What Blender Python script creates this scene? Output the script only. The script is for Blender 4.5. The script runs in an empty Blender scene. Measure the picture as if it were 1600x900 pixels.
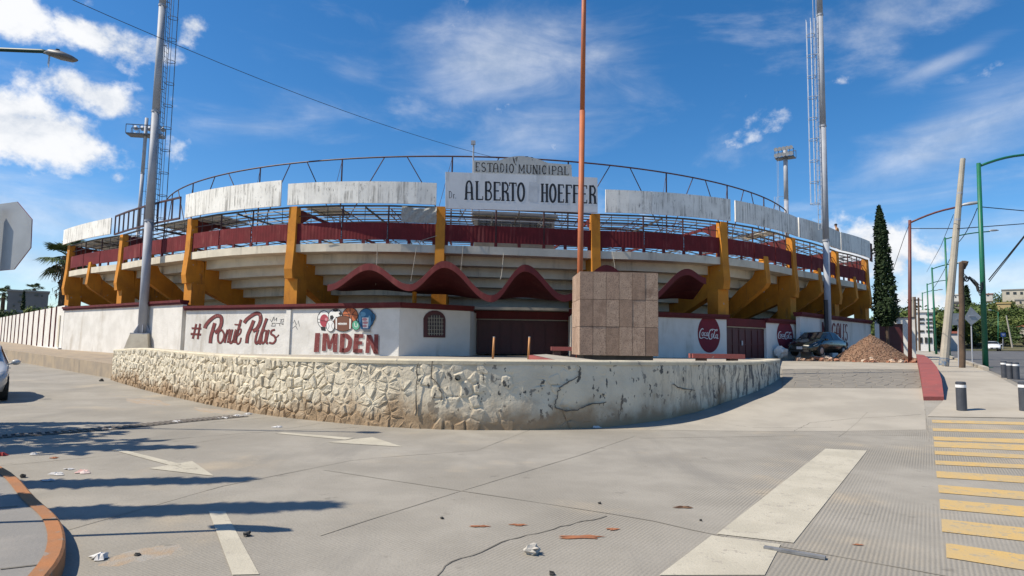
import bpy, math, random
import numpy as np
from mathutils import Vector, Matrix, noise as mnoise
R_ = math.radians
random.seed(7)
SC = bpy.context.scene
COL = SC.collection

# ------------------------------------------------------------------ camera
F, EYE, HOR, ROLL = 1000.0, 1.65, 540.0, 0.016          # focal length in pixels of a 1600 px wide frame
_p = math.atan((HOR - 450) / F)
_c, _s = math.cos(ROLL), math.sin(ROLL)
_r0, FW, _u0 = Vector((1, 0, 0)), Vector((0, math.cos(_p), math.sin(_p))), Vector((0, -math.sin(_p), math.cos(_p)))
CR, CU = _r0 * _c + _u0 * _s, _u0 * _c - _r0 * _s
CP = Vector((0, 0, EYE))
cd = bpy.data.cameras.new('camera')
cd.sensor_width = 36; cd.lens = 36 * F / 1600; cd.clip_start = 0.05; cd.clip_end = 3000
camo = bpy.data.objects.new('camera', cd); COL.objects.link(camo)
camo.matrix_world = Matrix(((CR.x, CU.x, -FW.x, 0), (CR.y, CU.y, -FW.y, 0), (CR.z, CU.z, -FW.z, EYE), (0, 0, 0, 1)))
SC.camera = camo
SC.cycles.max_bounces = 5; SC.cycles.diffuse_bounces = 3; SC.cycles.glossy_bounces = 2; SC.cycles.transparent_max_bounces = 6

# ------------------------------------------------------------------ light, sky, exposure
SUN_EL, SUN_H = R_(50), Vector((-1, -0.20, 0)).normalized()      # direction towards the sun, on the ground plane
SUN = Vector((SUN_H.x * math.cos(SUN_EL), SUN_H.y * math.cos(SUN_EL), math.sin(SUN_EL)))
sl = bpy.data.lights.new('sun', 'SUN'); sl.energy = 4.9; sl.angle = R_(0.53); sl.color = (1.0, 0.91, 0.76)
so = bpy.data.objects.new('sun', sl); COL.objects.link(so); so.location = (-30, -10, 60)
so.rotation_euler = SUN.to_track_quat('Z', 'Y').to_euler()
SC.view_settings.view_transform = 'Standard'; SC.view_settings.look = 'None'
SC.view_settings.exposure = 0.32; SC.view_settings.gamma = 1.0; SC.view_settings.use_curve_mapping = False

def ray(u, v):
    d = FW + CR * ((u - 800) / F) - CU * ((v - 450) / F)
    return d / d.y

world = bpy.data.worlds.new('World'); SC.world = world; world.use_nodes = True
def make_sky():
    nt = world.node_tree; N = nt.nodes; L = nt.links; N.clear()
    out = N.new('ShaderNodeOutputWorld'); bg = N.new('ShaderNodeBackground'); L.new(bg.outputs[0], out.inputs[0])
    bg.inputs[1].default_value = 0.108
    sky = N.new('ShaderNodeTexSky'); sky.sky_type = 'NISHITA'; sky.sun_disc = False
    sky.sun_elevation = SUN_EL; sky.sun_rotation = math.atan2(SUN_H.x, SUN_H.y)
    sky.altitude = 1200; sky.air_density = 1.0; sky.dust_density = 0.9; sky.ozone_density = 3.0
    hs = N.new('ShaderNodeHueSaturation'); hs.inputs['Saturation'].default_value = 1.32; hs.inputs['Value'].default_value = 1.12
    L.new(sky.outputs[0], hs.inputs['Color'])
    tc = N.new('ShaderNodeTexCoord')
    def math_(op, a, b=None, clamp=False):
        n = N.new('ShaderNodeMath'); n.operation = op; n.use_clamp = clamp
        for i, x in enumerate((a, b)):
            if x is None: continue
            if isinstance(x, (int, float)): n.inputs[i].default_value = x
            else: L.new(x, n.inputs[i])
        return n.outputs[0]
    def dot(vec, c):
        n = N.new('ShaderNodeVectorMath'); n.operation = 'DOT_PRODUCT'; L.new(vec, n.inputs[0]); n.inputs[1].default_value = c
        return n.outputs['Value']
    def nz(scale, detail, rough, stretch=None, dist=0.0):
        n = N.new('ShaderNodeTexNoise'); n.inputs['Scale'].default_value = scale; n.inputs['Detail'].default_value = detail
        n.inputs['Roughness'].default_value = rough; n.inputs['Distortion'].default_value = dist
        m = N.new('ShaderNodeMapping'); L.new(tc.outputs['Generated'], m.inputs[0])
        m.inputs['Scale'].default_value = stretch or (1, 1, 1)
        L.new(m.outputs[0], n.inputs[0]); return n.outputs['Fac']
    def smooth(x, a, b):
        n = N.new('ShaderNodeMapRange'); n.interpolation_type = 'SMOOTHSTEP'; L.new(x, n.inputs[0])
        n.inputs[1].default_value = a; n.inputs[2].default_value = b; return n.outputs[0]
    def blobs(lst):
        acc = None
        for (u, v, rx, ry, tilt, amp) in lst:
            c = ray(u, v).normalized(); rt = Vector((c.y, -c.x, 0)).normalized(); up = rt.cross(c)
            k = F * 1.15
            ct, st = math.cos(R_(tilt)), math.sin(R_(tilt))
            a = (rt * ct + up * st) * (k / rx); b = (up * ct - rt * st) * (k / ry)
            da = math_('SUBTRACT', dot(tc.outputs['Generated'], a), a.dot(c)); db = math_('SUBTRACT', dot(tc.outputs['Generated'], b), b.dot(c))
            r2 = math_('ADD', math_('MULTIPLY', da, da), math_('MULTIPLY', db, db))
            front = math_('GREATER_THAN', dot(tc.outputs['Generated'], c), 0.3)
            g = math_('MULTIPLY', math_('POWER', 2.718, math_('MULTIPLY', r2, -1.0)), math_('MULTIPLY', front, amp))
            acc = g if acc is None else math_('MAXIMUM', acc, g)
        return acc
    cum = blobs([(10, 10, 70, 45, -25, 1), (175, 10, 75, 16, 0, .8), (170, 62, 85, 34, -10, 1.0), (235, 80, 60, 26, 0, .9), (300, 45, 32, 40, -20, .9),
                 (150, 150, 105, 36, -12, 1.0), (40, 200, 150, 56, -8, 1.1), (275, 232, 30, 40, 0, .6), (182, 275, 14, 16, 0, .7), (165, 302, 30, 12, 0, .55),
                 (128, 268, 30, 12, -15, .6), (1365, 395, 85, 62, 0, 1.1), (1190, 205, 75, 26, 8, .48), (1310, 125, 28, 14, 0, .55), (1445, 400, 70, 26, 0, .75), (1500, 395, 60, 18, 0, .6), (1440, 470, 90, 26, 0, .9)])
    n1 = nz(11, 10, 0.6, (1, 1, 1.25), 0.12); n2 = nz(34, 7, 0.6)
    d1 = math_('ADD', math_('MULTIPLY', cum, 0.62), math_('ADD', math_('MULTIPLY', n1, 1.7), math_('MULTIPLY', n2, 0.40)))
    a1 = smooth(d1, 1.30, 1.66)
    wis = blobs([(780, 90, 190, 95, 5, .9), (840, 190, 200, 60, 8, .6), (1480, 95, 75, 16, 16, .7), (1480, 215, 230, 50, 22, .75), (930, 80, 80, 30, 0, .6), (100, 330, 300, 60, 0, .8),
                 (60, 420, 200, 40, 0, .9), (1560, 360, 150, 30, 0, .8), (1500, 440, 260, 40, 0, .9), (450, 180, 260, 60, 14, .35), (560, 110, 60, 30, 0, .5)])
    w1 = nz(5, 8, 0.6, (1, 1, 3.2), 0.6)
    d2 = math_('ADD', math_('MULTIPLY', wis, 0.55), math_('MULTIPLY', w1, 0.8))
    a2 = math_('MULTIPLY', smooth(d2, 0.48, 1.10), 0.62)
    # thin broken cloud over the rest of the dome
    gl = math_('MULTIPLY', smooth(nz(3.2, 9, 0.6, (1, 1, 2.4), 0.4), 0.54, 0.80), 0.45)
    alpha = math_('MAXIMUM', math_('MAXIMUM', a1, a2), gl, True)
    mx = N.new('ShaderNodeMix'); mx.data_type = 'RGBA'; L.new(alpha, mx.inputs[0]); L.new(hs.outputs[0], mx.inputs[6])
    shade = N.new('ShaderNodeMix'); shade.data_type = 'RGBA'; L.new(smooth(n1, 0.35, 0.62), shade.inputs[0])
    shade.inputs[6].default_value = (4.4, 4.9, 5.7, 1); shade.inputs[7].default_value = (7.2, 7.3, 7.5, 1)
    L.new(shade.outputs[2], mx.inputs[7]); L.new(mx.outputs[2], bg.inputs[0])
make_sky()

# ------------------------------------------------------------------ pixel helpers (a viewing ray cut at a known depth, height or plane)
def at(u, v, D): d = ray(u, v); return Vector((d.x * D, D, EYE + d.z * D))
def onz(u, v, z): return at(u, v, (z - EYE) / ray(u, v).z)
def lerp(a, b, t): return a + (b - a) * t
GK = [(-50, 0), (11.5, 0), (13, .08), (15, .27), (18, .45), (21, .62), (25, .75), (30, .88), (38, 1.0), (50, 1.13), (80, 1.45), (130, 1.95), (250, 2.8), (3000, 12)]
GX, GZ = [k[0] for k in GK], [k[1] for k in GK]
def gz(x, y):
    r = float(np.interp(y + .6 * (x - 9), GX, GZ)); l = .012 * max(0, y - 24)
    w = min(1, max(0, (x + 6) / 9)); w = w * w * (3 - 2 * w)
    return l * (1 - w) + r * w
def ong(u, v, dz=0.0):
    D = 8.0; d = ray(u, v)
    lo, hi = 1.0, 400.0
    for i in range(2000):
        D = 1.0 * 1.004 ** i
        if EYE + d.z * D < gz(d.x * D, D): break
    return Vector((d.x * D, D, gz(d.x * D, D) + dz))
def onplane(u, v, p0, n, off=0.0):
    d = ray(u, v); t = (Vector(p0) - CP).dot(n) / d.dot(n)
    return CP + d * t + n * off

# ------------------------------------------------------------------ materials
MATS = {}
def mat(name, c1, c2=None, scale=3.0, rough=0.85, bump=0.0, bscale=None, lo=.35, hi=.65, streak=None, streak_c=None, metal=0.0, island=None, spec=None, extra=None, bdist=.02, spots=None):
    if name in MATS: return MATS[name]
    m = bpy.data.materials.new(name); m.use_nodes = True; MATS[name] = m
    nt = m.node_tree; N = nt.nodes; L = nt.links; b = N['Principled BSDF']
    b.inputs['Roughness'].default_value = rough; b.inputs['Metallic'].default_value = metal
    if spec is not None: b.inputs['Specular IOR Level'].default_value = spec
    tc = N.new('ShaderNodeTexCoord'); co = tc.outputs['Object']
    def noise(s, detail=6, sc=(1, 1, 1), ro=.6):
        mp = N.new('ShaderNodeMapping'); mp.inputs['Scale'].default_value = sc; L.new(co, mp.inputs[0])
        n = N.new('ShaderNodeTexNoise'); n.inputs['Scale'].default_value = s; n.inputs['Detail'].default_value = detail; n.inputs['Roughness'].default_value = ro
        L.new(mp.outputs[0], n.inputs[0]); return n.outputs['Fac']
    def rng(x, a, c):
        n = N.new('ShaderNodeMapRange'); n.interpolation_type = 'SMOOTHSTEP'; L.new(x, n.inputs[0]); n.inputs[1].default_value = a; n.inputs[2].default_value = c; return n.outputs[0]
    def mix(f, a, c, mode='MIX'):
        n = N.new('ShaderNodeMix'); n.data_type = 'RGBA'; n.blend_type = mode
        if isinstance(f, (int, float)): n.inputs[0].default_value = f
        else: L.new(f, n.inputs[0])
        for i, x in ((6, a), (7, c)):
            if isinstance(x, tuple): n.inputs[i].default_value = (*x, 1)
            else: L.new(x, n.inputs[i])
        return n.outputs[2]
    col = None
    if c2 is not None: col = mix(rng(noise(scale), lo, hi), c1, c2)
    if island:
        g = N.new('ShaderNodeNewGeometry'); col = mix(g.outputs['Random Per Island'], col if col else c1, island) if col is None else mix(rng(g.outputs['Random Per Island'], 0, 1), col, island)
    if streak:
        s = rng(noise(1.0, 8, (streak, streak, streak * .12), .7), .50, .68)
        s2 = rng(noise(.55, 3), .40, .62)
        q = N.new('ShaderNodeMath'); q.operation = 'MULTIPLY'; L.new(s, q.inputs[0]); L.new(s2, q.inputs[1])
        col = mix(q.outputs[0], col if col else c1, streak_c)
    if spots:                       # (scale, threshold, colour): flaked patches
        for (ss, th, cc) in spots:
            col = mix(rng(noise(ss, 7, (1, 1, 1), .65), th, th + .025), col if col else c1, cc)
    if extra: col = extra(N, L, co, noise, rng, mix, col if col else c1)
    if col is None: b.inputs['Base Color'].default_value = (*c1, 1)
    else: L.new(col, b.inputs['Base Color'])
    if bump:
        bp = N.new('ShaderNodeBump'); bp.inputs['Strength'].default_value = bump; bp.inputs['Distance'].default_value = bdist
        L.new(noise(bscale or scale * 6, 8), bp.inputs['Height']); L.new(bp.outputs[0], b.inputs['Normal'])
    return m

def srgb(r, g, b, k=1.0):
    f = lambda c: (c / 255 / 12.92 if c / 255 <= .04045 else ((c / 255 + .055) / 1.055) ** 2.4) * k
    return (f(r), f(g), f(b))

def road_extra(N, L, co, noise, rng, mix, col):
    col = mix(rng(noise(.22, 5), .42, .68), col, (.255, .232, .192))
    col = mix(rng(noise(.42, 7), .54, .72), col, (.40, .335, .245))
    q = N.new('ShaderNodeMath'); q.operation = 'MULTIPLY'; L.new(rng(noise(1.0, 5, (.9, .16, 1), .6), .52, .70), q.inputs[0]); q.inputs[1].default_value = .55
    col = mix(q.outputs[0], col, (.21, .195, .17))                 # long grey traffic wear
    col = mix(rng(noise(1.9, 7, (1, 1, 1), .7), .61, .72), col, (.18, .163, .135))   # oil and dirt blots
    return mix(rng(noise(60, 2), .60, .75), col, (.17, .158, .135))
M_ROAD = mat('concrete_road', (.325, .298, .252), (.275, .252, .212), 1.3, .9, extra=road_extra)
def road_grooves():
    nt = M_ROAD.node_tree; N = nt.nodes; L = nt.links
    tc = N.new('ShaderNodeTexCoord'); mp = N.new('ShaderNodeMapping'); mp.inputs['Rotation'].default_value = (0, 0, R_(33)); L.new(tc.outputs['Object'], mp.inputs[0])
    w = N.new('ShaderNodeTexWave'); w.bands_direction = 'X'; w.inputs['Scale'].default_value = 9.0; w.inputs['Distortion'].default_value = 1.2; w.inputs['Detail'].default_value = 3; w.inputs['Detail Scale'].default_value = 3
    L.new(mp.outputs[0], w.inputs[0])
    w2 = N.new('ShaderNodeTexWave'); w2.bands_direction = 'Y'; w2.inputs['Scale'].default_value = 5.0; w2.inputs['Distortion'].default_value = 2.0; w2.inputs['Detail'].default_value = 3
    L.new(mp.outputs[0], w2.inputs[0])
    n = N.new('ShaderNodeTexNoise'); n.inputs['Scale'].default_value = 40; n.inputs['Detail'].default_value = 6; L.new(tc.outputs['Object'], n.inputs[0])
    big = N.new('ShaderNodeTexNoise'); big.inputs['Scale'].default_value = .45; L.new(tc.outputs['Object'], big.inputs[0])
    a = N.new('ShaderNodeMath'); a.operation = 'MULTIPLY_ADD'; mr_ = N.new('ShaderNodeMapRange'); L.new(big.outputs['Fac'], mr_.inputs[0]); mr_.inputs[1].default_value = .35; mr_.inputs[2].default_value = .62; mr_.inputs[4].default_value = .75; L.new(w.outputs['Fac'], a.inputs[0]); L.new(mr_.outputs[0], a.inputs[1]); L.new(n.outputs['Fac'], a.inputs[2])
    a2 = N.new('ShaderNodeMath'); a2.operation = 'MULTIPLY_ADD'; L.new(w2.outputs['Fac'], a2.inputs[0]); a2.inputs[1].default_value = .10; L.new(a.outputs[0], a2.inputs[2])
    b = N.new('ShaderNodeBump'); b.inputs['Strength'].default_value = .42; b.inputs['Distance'].default_value = .010; L.new(a2.outputs[0], b.inputs['Height'])
    L.new(b.outputs[0], N['Principled BSDF'].inputs['Normal'])
    # dirt held in the grooves and speckled aggregate
    P = N['Principled BSDF']; src = P.inputs['Base Color'].links[0].from_socket
    g = N.new('ShaderNodeMath'); g.operation = 'MULTIPLY'; L.new(w.outputs['Fac'], g.inputs[0]); L.new(mr_.outputs[0], g.inputs[1])
    g2 = N.new('ShaderNodeMath'); g2.operation = 'MULTIPLY'; L.new(g.outputs[0], g2.inputs[0]); L.new(n.outputs['Fac'], g2.inputs[1])
    mx = N.new('ShaderNodeMix'); mx.data_type = 'RGBA'; mx.blend_type = 'MIX'; L.new(g2.outputs[0], mx.inputs[0]); L.new(src, mx.inputs[6]); mx.inputs[7].default_value = (.15, .135, .11, 1)
    L.new(mx.outputs[2], P.inputs['Base Color'])
road_grooves()
M_SMOOTH = mat('smooth_concrete', (.385, .35, .29), (.32, .29, .24), .7, .9, .25, 25)
M_ASPHALT = mat('asphalt', (.085, .085, .09), (.12, .118, .115), .6, .9, .3, 50)
M_SIDEWALK = mat('sidewalk_concrete', (.40, .36, .295), (.33, .295, .24), .6, .92, .2, 30)
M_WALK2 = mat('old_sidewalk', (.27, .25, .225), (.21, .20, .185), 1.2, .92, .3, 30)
M_DUST = mat('dusty_kerb_concrete', (.36, .28, .19), (.27, .22, .165), 1.0, .95, .4, 12, streak=2.0, streak_c=(.17, .14, .11))
M_JOINT = mat('joint_sealant', (.19, .172, .142), (.31, .28, .23), 1.2, .95)
M_CRACK = mat('crack_filler', (.085, .076, .062), (.15, .135, .11), 5)
M_PAINTW = mat('road_paint_white', (.48, .44, .35), (.41, .375, .295), 1.8, .85, .3, 40, spots=[(7, .60, (.36, .325, .265)), (16, .63, (.31, .28, .23))])
M_PAINTY = mat('road_paint_yellow', (.53, .355, .13), (.46, .34, .17), 2.0, .85, .3, 40, spots=[(9, .57, (.36, .30, .20)), (17, .62, (.30, .27, .215))])
M_KERBO = mat('orange_kerb_paint', (.36, .145, .05), (.29, .135, .06), 3, .85, .3, 20, spots=[(6, .62, (.25, .20, .16))])
M_KERBR = mat('red_kerb_paint', (.30, .075, .065), (.24, .07, .062), 3, .85, .3, 20, spots=[(6, .66, (.33, .24, .21))])
M_WHITE = mat('white_wall_paint', (.72, .70, .66), (.66, .635, .59), .9, .85, .35, 14, streak=1.3, streak_c=(.50, .47, .41))
M_PLASTER = mat('rough_white_plaster', (.70, .675, .63), (.61, .585, .54), 1.1, .9, .5, 9, streak=1.0, streak_c=(.46, .42, .36), bdist=.03)
def fascia_extra(N, L, co, noise, rng, mix, col):
    q = N.new('ShaderNodeMath'); q.operation = 'MULTIPLY'; L.new(rng(noise(1.0, 8, (7, 7, .35), .75), .47, .62), q.inputs[0]); L.new(rng(noise(.9, 4), .38, .56), q.inputs[1])
    col = mix(q.outputs[0], col, (.34, .325, .295))
    q = N.new('ShaderNodeMath'); q.operation = 'MULTIPLY'; L.new(rng(noise(1.0, 8, (9, 9, 2.4), .8), .56, .64), q.inputs[0]); L.new(rng(noise(1.1, 4), .42, .58), q.inputs[1])
    return mix(q.outputs[0], col, (.10, .098, .09))
M_FASCIA = mat('weathered_white_panel', (.82, .80, .745), (.72, .70, .65), 1.2, .85, .2, 10, extra=fascia_extra)
M_SIGN = mat('white_sign_panel', (.70, .70, .70), (.64, .64, .64), .8, .7, .08, 8, streak=2.2, streak_c=(.50, .50, .49))
M_SIGNOLD = mat('old_sign_panel', (.52, .51, .48), (.46, .45, .42), 1.2, .8, .15, 8, streak=3, streak_c=(.30, .29, .27), spots=[(5, .67, (.09, .085, .08))])
M_MAROON = mat('maroon_paint', (.120, .020, .022), (.095, .018, .020), 2.0, .75, .1, 14, streak=2.5, streak_c=(.17, .045, .042), spec=.25)
M_MAROON_SHEET = mat('maroon_sheet', (.150, .020, .024), (.115, .017, .020), 1.5, .8, .1, 14, streak=3, streak_c=(.22, .06, .055), spec=.2)
M_GATE = mat('maroon_gate_steel', (.075, .012, .015), (.06, .011, .013), 2, .5, .05, 10)
M_CANOPY = mat('shaded_maroon_shell', (.05, .009, .012), (.066, .012, .014), 1.6, .85, .3, 10, streak=1.8, streak_c=(.09, .03, .026), spec=.15)  # darker than the edge beam: shade of the underside put into the colour
M_OCHRE = mat('ochre_paint', (.56, .228, .028), (.46, .18, .025), 1.3, .8, .35, 12, streak=2.6, streak_c=(.22, .10, .035), spots=[(2.8, .665, (.34, .30, .25)), (6, .68, (.28, .13, .04))], spec=.25)
M_TIER = mat('cream_concrete', (.64, .575, .46), (.54, .485, .385), .9, .9, .3, 10, streak=1.2, streak_c=(.30, .27, .22))
M_GREYWALL = mat('grey_inner_wall', (.33, .31, .27), (.26, .245, .215), .8, .9, .2)
M_DARKSTEEL = mat('dark_maroon_steel', (.045, .016, .018), (.07, .03, .028), 3, .6)
M_BLACKSTEEL = mat('dark_steel', (.035, .033, .035), (.06, .05, .045), 4, .6)
M_PURLIN = mat('galvanised_purlin', (.20, .21, .22), (.13, .12, .12), 2, .5, metal=.4)
M_GALV = mat('galvanised_pole', (.36, .38, .42), (.30, .32, .36), 1.0, .6, metal=.0, spec=.3)
M_GALVL = mat('galvanised_ladder', (.48, .50, .53), (.38, .40, .43), 3, .5, metal=.3)
M_DARKLADDER = mat('weathered_ladder_steel', (.10, .11, .13), (.15, .16, .18), 3, .5, metal=.4)
M_RUST = mat('orange_rust_paint', (.42, .115, .035), (.34, .10, .04), 2, .6, .1, 20)
M_STONE = mat('painted_rubble', (.60, .54, .42), (.50, .44, .335), 1.6, .95, .7, 16, bdist=.025, spots=[(4.2, .66, (.27, .235, .195))])
M_LETTER = mat('black_sign_paint', (.018, .019, .024), None, rough=.6)
M_LETTEROLD = mat('faded_black_paint', (.045, .045, .046), (.30, .295, .28), 9, .8, lo=.52, hi=.66)
M_MURAL = mat('mural_maroon', (.155, .030, .030), (.20, .05, .046), 5, .85, .4, 14, spots=[(10, .655, (.55, .50, .46))])
M_MSHADE = mat('mural_grey', (.26, .25, .24), (.32, .31, .30), 3, .8)
M_MDARK = mat('mural_black', (.02, .02, .022), None, rough=.8)
M_MWHITE = mat('mural_white', (.74, .73, .70), None, rough=.8)
M_DISC = mat('red_disc_paint', (.20, .014, .028), (.155, .013, .024), 3, .8, .4, 14, spots=[(8, .70, (.42, .34, .33))])
M_GLASS = mat('dark_window_glass', (.02, .022, .026), None, rough=.08)
M_RUBBER = mat('black_rubber', (.018, .018, .018), None, rough=.8)
M_PALE = mat('pale_concrete_pole', (.40, .365, .30), (.33, .30, .25), 1.5, .85, .2, 20)
M_WOOD = mat('old_wood_pole', (.115, .075, .048), (.075, .05, .034), 2, .9, .5, 14, streak=5, streak_c=(.05, .036, .026))
M_GREEN = mat('green_pole_paint', (.008, .145, .075), (.012, .115, .06), 2, .45)
M_BROWNPOLE = mat('brown_pole_paint', (.145, .045, .035), (.11, .035, .03), 2, .5)
M_SIGNBACK = mat('sign_back_aluminium', (.36, .37, .38), (.31, .32, .33), 3, .5, metal=.3)
M_CABLE = mat('black_cable', (.015, .015, .016), None, rough=.7)

# ------------------------------------------------------------------ mesh building
class MB:
    def __init__(s): s.v = []; s.f = []
    def add(s, vs, fs):
        o = len(s.v); s.v += [Vector(p) for p in vs]; s.f += [tuple(i + o for i in f) for f in fs]; return s
    def prism(s, poly, dirv):               # poly: list of 3D points, extruded by dirv
        n = len(poly); dirv = Vector(dirv); a = [Vector(p) for p in poly]
        return s.add(a + [p + dirv for p in a], [tuple(range(n))[::-1], tuple(range(n, 2 * n))] + [(i, (i + 1) % n, (i + 1) % n + n, i + n) for i in range(n)])
    def box(s, c, size, rz=0.0, taper=1.0):
        hx, hy, hz = [k / 2 for k in size]; ca, sa = math.cos(rz), math.sin(rz); vs = []
        for z, k in ((-hz, 1), (hz, taper)):
            for x, y in ((-hx, -hy), (hx, -hy), (hx, hy), (-hx, hy)):
                vs.append((c[0] + (x * ca - y * sa) * k, c[1] + (x * sa + y * ca) * k, c[2] + z))
        return s.add(vs, [(3, 2, 1, 0), (4, 5, 6, 7), (0, 1, 5, 4), (1, 2, 6, 5), (2, 3, 7, 6), (3, 0, 4, 7)])
    def beam(s, a, b, w, h=None, up=(0, 0, 1)):
        a, b = Vector(a), Vector(b); d = (b - a).normalized(); up = Vector(up)
        if abs(d.dot(up)) > .98: up = Vector((0, 1, 0))
        x = d.cross(up).normalized() * (w / 2); y = x.cross(d).normalized() * ((h or w) / 2)
        return s.prism([a - x - y, a + x - y, a + x + y, a - x + y], b - a)
    def tube(s, pts, r, n=8, r2=None, cap=True):
        pts = [Vector(p) for p in pts]; m = len(pts); vs = []; ref = None
        for i, p in enumerate(pts):
            d = (pts[min(i + 1, m - 1)] - pts[max(i - 1, 0)]).normalized()
            if ref is None: ref = Vector((1, 0, 0)) if abs(d.x) < .9 else Vector((0, 1, 0))
            x = (ref - d * ref.dot(d)).normalized(); y = d.cross(x); ref = x
            rr = r[i] if isinstance(r, (list, tuple)) else (r if r2 is None else lerp(r, r2, i / (m - 1)))
            vs += [p + x * (rr * math.cos(2 * math.pi * k / n)) + y * (rr * math.sin(2 * math.pi * k / n)) for k in range(n)]
        fs = [(i * n + k, i * n + (k + 1) % n, (i + 1) * n + (k + 1) % n, (i + 1) * n + k) for i in range(m - 1) for k in range(n)]
        if cap: fs += [tuple(range(n))[::-1], tuple(range((m - 1) * n, m * n))]
        return s.add(vs, fs)
    def disc(s, c, ax, ay, n=24, depth=None):
        c, ax, ay = Vector(c), Vector(ax), Vector(ay)
        poly = [c + ax * math.cos(2 * math.pi * k / n) + ay * math.sin(2 * math.pi * k / n) for k in range(n)]
        if depth is None: return s.add(poly, [tuple(range(n))])
        return s.prism(poly, depth)
    def blob(s, c, r, seed=0, n=7, m=5, amp=.35):
        vs = [(c[0], c[1], c[2] - r[2])]
        for j in range(1, m):
            ph = -math.pi / 2 + math.pi * j / m
            for k in range(n):
                th = 2 * math.pi * (k + .5 * (j % 2)) / n
                q = 1 + amp * mnoise.noise((math.cos(th) * math.cos(ph) * 1.7 + seed * 3.1, math.sin(th) * math.cos(ph) * 1.7, math.sin(ph) * 1.7 + seed))
                vs.append((c[0] + r[0] * q * math.cos(th) * math.cos(ph), c[1] + r[1] * q * math.sin(th) * math.cos(ph), c[2] + r[2] * q * math.sin(ph)))
        vs.append((c[0], c[1], c[2] + r[2])); L = len(vs) - 1
        fs = [(0, 1 + (k + 1) % n, 1 + k) for k in range(n)]
        for j in range(m - 2):
            for k in range(n): fs.append((1 + j * n + k, 1 + j * n + (k + 1) % n, 1 + (j + 1) * n + (k + 1) % n, 1 + (j + 1) * n + k))
        fs += [(1 + (m - 2) * n + k, 1 + (m - 2) * n + (k + 1) % n, L) for k in range(n)]
        return s.add(vs, fs)
    def mesh(s, name, m, org=Vector((0, 0, 0)), smooth=False):
        me = bpy.data.meshes.new(name); me.from_pydata([tuple(p - org) for p in s.v], [], s.f); me.update()
        me.materials.append(m)
        if smooth:
            for p in me.polygons: p.use_smooth = True
        return me
    def build(s, name, m, parent=None, smooth=False, org=None):
        if org is None:
            if parent is not None: org = ORG[parent.name]
            else:
                xs = [p.x for p in s.v]; ys = [p.y for p in s.v]; zs = [p.z for p in s.v]
                org = Vector(((min(xs) + max(xs)) / 2, (min(ys) + max(ys)) / 2, min(zs)))
        org = Vector(org)
        o = bpy.data.objects.new(name, s.mesh(name, m, org, smooth)); COL.objects.link(o)
        if parent is not None: o.parent = parent
        else: o.location = org
        ORG[o.name] = org
        return o
ORG = {}
def link(name, me, parent=None, loc=(0, 0, 0), org=None):
    o = bpy.data.objects.new(name, me); COL.objects.link(o); o.location = loc
    if parent is not None: o.parent = parent
    ORG[o.name] = Vector(org if org is not None else loc); return o
def tag(o, label=None, cat=None, group=None, kind=None):
    if label: o['label'] = label
    if cat: o['category'] = cat
    if group: o['group'] = group
    if kind: o['kind'] = kind
    return o
def thing(name, loc, label, cat, group=None, rz=0.0):
    o = bpy.data.objects.new(name, None); COL.objects.link(o); o.location = loc; o.rotation_euler = (0, 0, rz); o.empty_display_size = .3
    ORG[o.name] = Vector(loc); return tag(o, label, cat, group)
def local_thing(name, label, cat, group=None):       # parts are built round the origin, the root is moved afterwards
    return thing(name, (0, 0, 0), label, cat, group)
def copy_tree(o, parent=None):
    c = o.copy(); COL.objects.link(c); c.parent = parent
    for ch in [x for x in KIDS.get(o.name, [])]: copy_tree(ch, c)
    return c
KIDS = {}
def index_kids():
    KIDS.clear()
    for o in bpy.data.objects:
        if o.parent: KIDS.setdefault(o.parent.name, []).append(o)
def sheet(mb, poly, z):            # flat or draped polygon
    mb.add([(p[0], p[1], z(p[0], p[1]) if callable(z) else z) for p in poly], [tuple(range(len(poly)))])

# ribbons: strokes given in pixels of the photograph, laid on a plane of the scene
def catmull(pts, sub=5):
    if len(pts) < 3: return pts
    P = [pts[0]] + list(pts) + [pts[-1]]; out = []
    for i in range(1, len(P) - 2):
        p0, p1, p2, p3 = [np.array(P[i + k], float) for k in (-1, 0, 1, 2)]
        for k in range(sub):
            t = k / sub
            out.append(tuple(.5 * ((2 * p1) + (-p0 + p2) * t + (2 * p0 - 5 * p1 + 4 * p2 - p3) * t * t + (-p0 + 3 * p1 - 3 * p2 + p3) * t ** 3)))
    out.append(tuple(pts[-1])); return out
def ribbon(mb, pts, w, put, smooth=True, taper=False):
    P = [np.array(p, float) for p in (catmull(pts) if smooth else pts)]; n = len(P); Ls = []; Rs = []
    for i in range(n):
        d = P[min(i + 1, n - 1)] - P[max(i - 1, 0)]; d = d / (np.linalg.norm(d) + 1e-9)
        k = 1.0
        if 0 < i < n - 1 and not smooth:
            d1 = P[i] - P[i - 1]; d1 /= np.linalg.norm(d1) + 1e-9; k = 1 / max(.5, abs(float(d @ d1)))
        ww = w * k * (1 if not taper else (.45 + .55 * math.sin(math.pi * min(1, (i + .6) / n)))) / 2
        nn = np.array([-d[1], d[0]]); Ls.append(put(*(P[i] + nn * ww))); Rs.append(put(*(P[i] - nn * ww)))
    mb.add(Ls + Rs, [(i, i + 1, n + i + 1, n + i) for i in range(n - 1)])
def fillpoly(mb, pts, put): mb.add([put(*p) for p in pts], [tuple(range(len(pts)))])
def ell(cx, cy, rx, ry, n=28, rot=0.0, a0=0, a1=360):
    c, s = math.cos(rot), math.sin(rot); out = []
    for k in range(n):
        t = R_(a0 + (a1 - a0) * k / (n if a1 - a0 == 360 else n - 1)); x, y = rx * math.cos(t), ry * math.sin(t); out.append((cx + x * c - y * s, cy + x * s + y * c))
    return out
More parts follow.
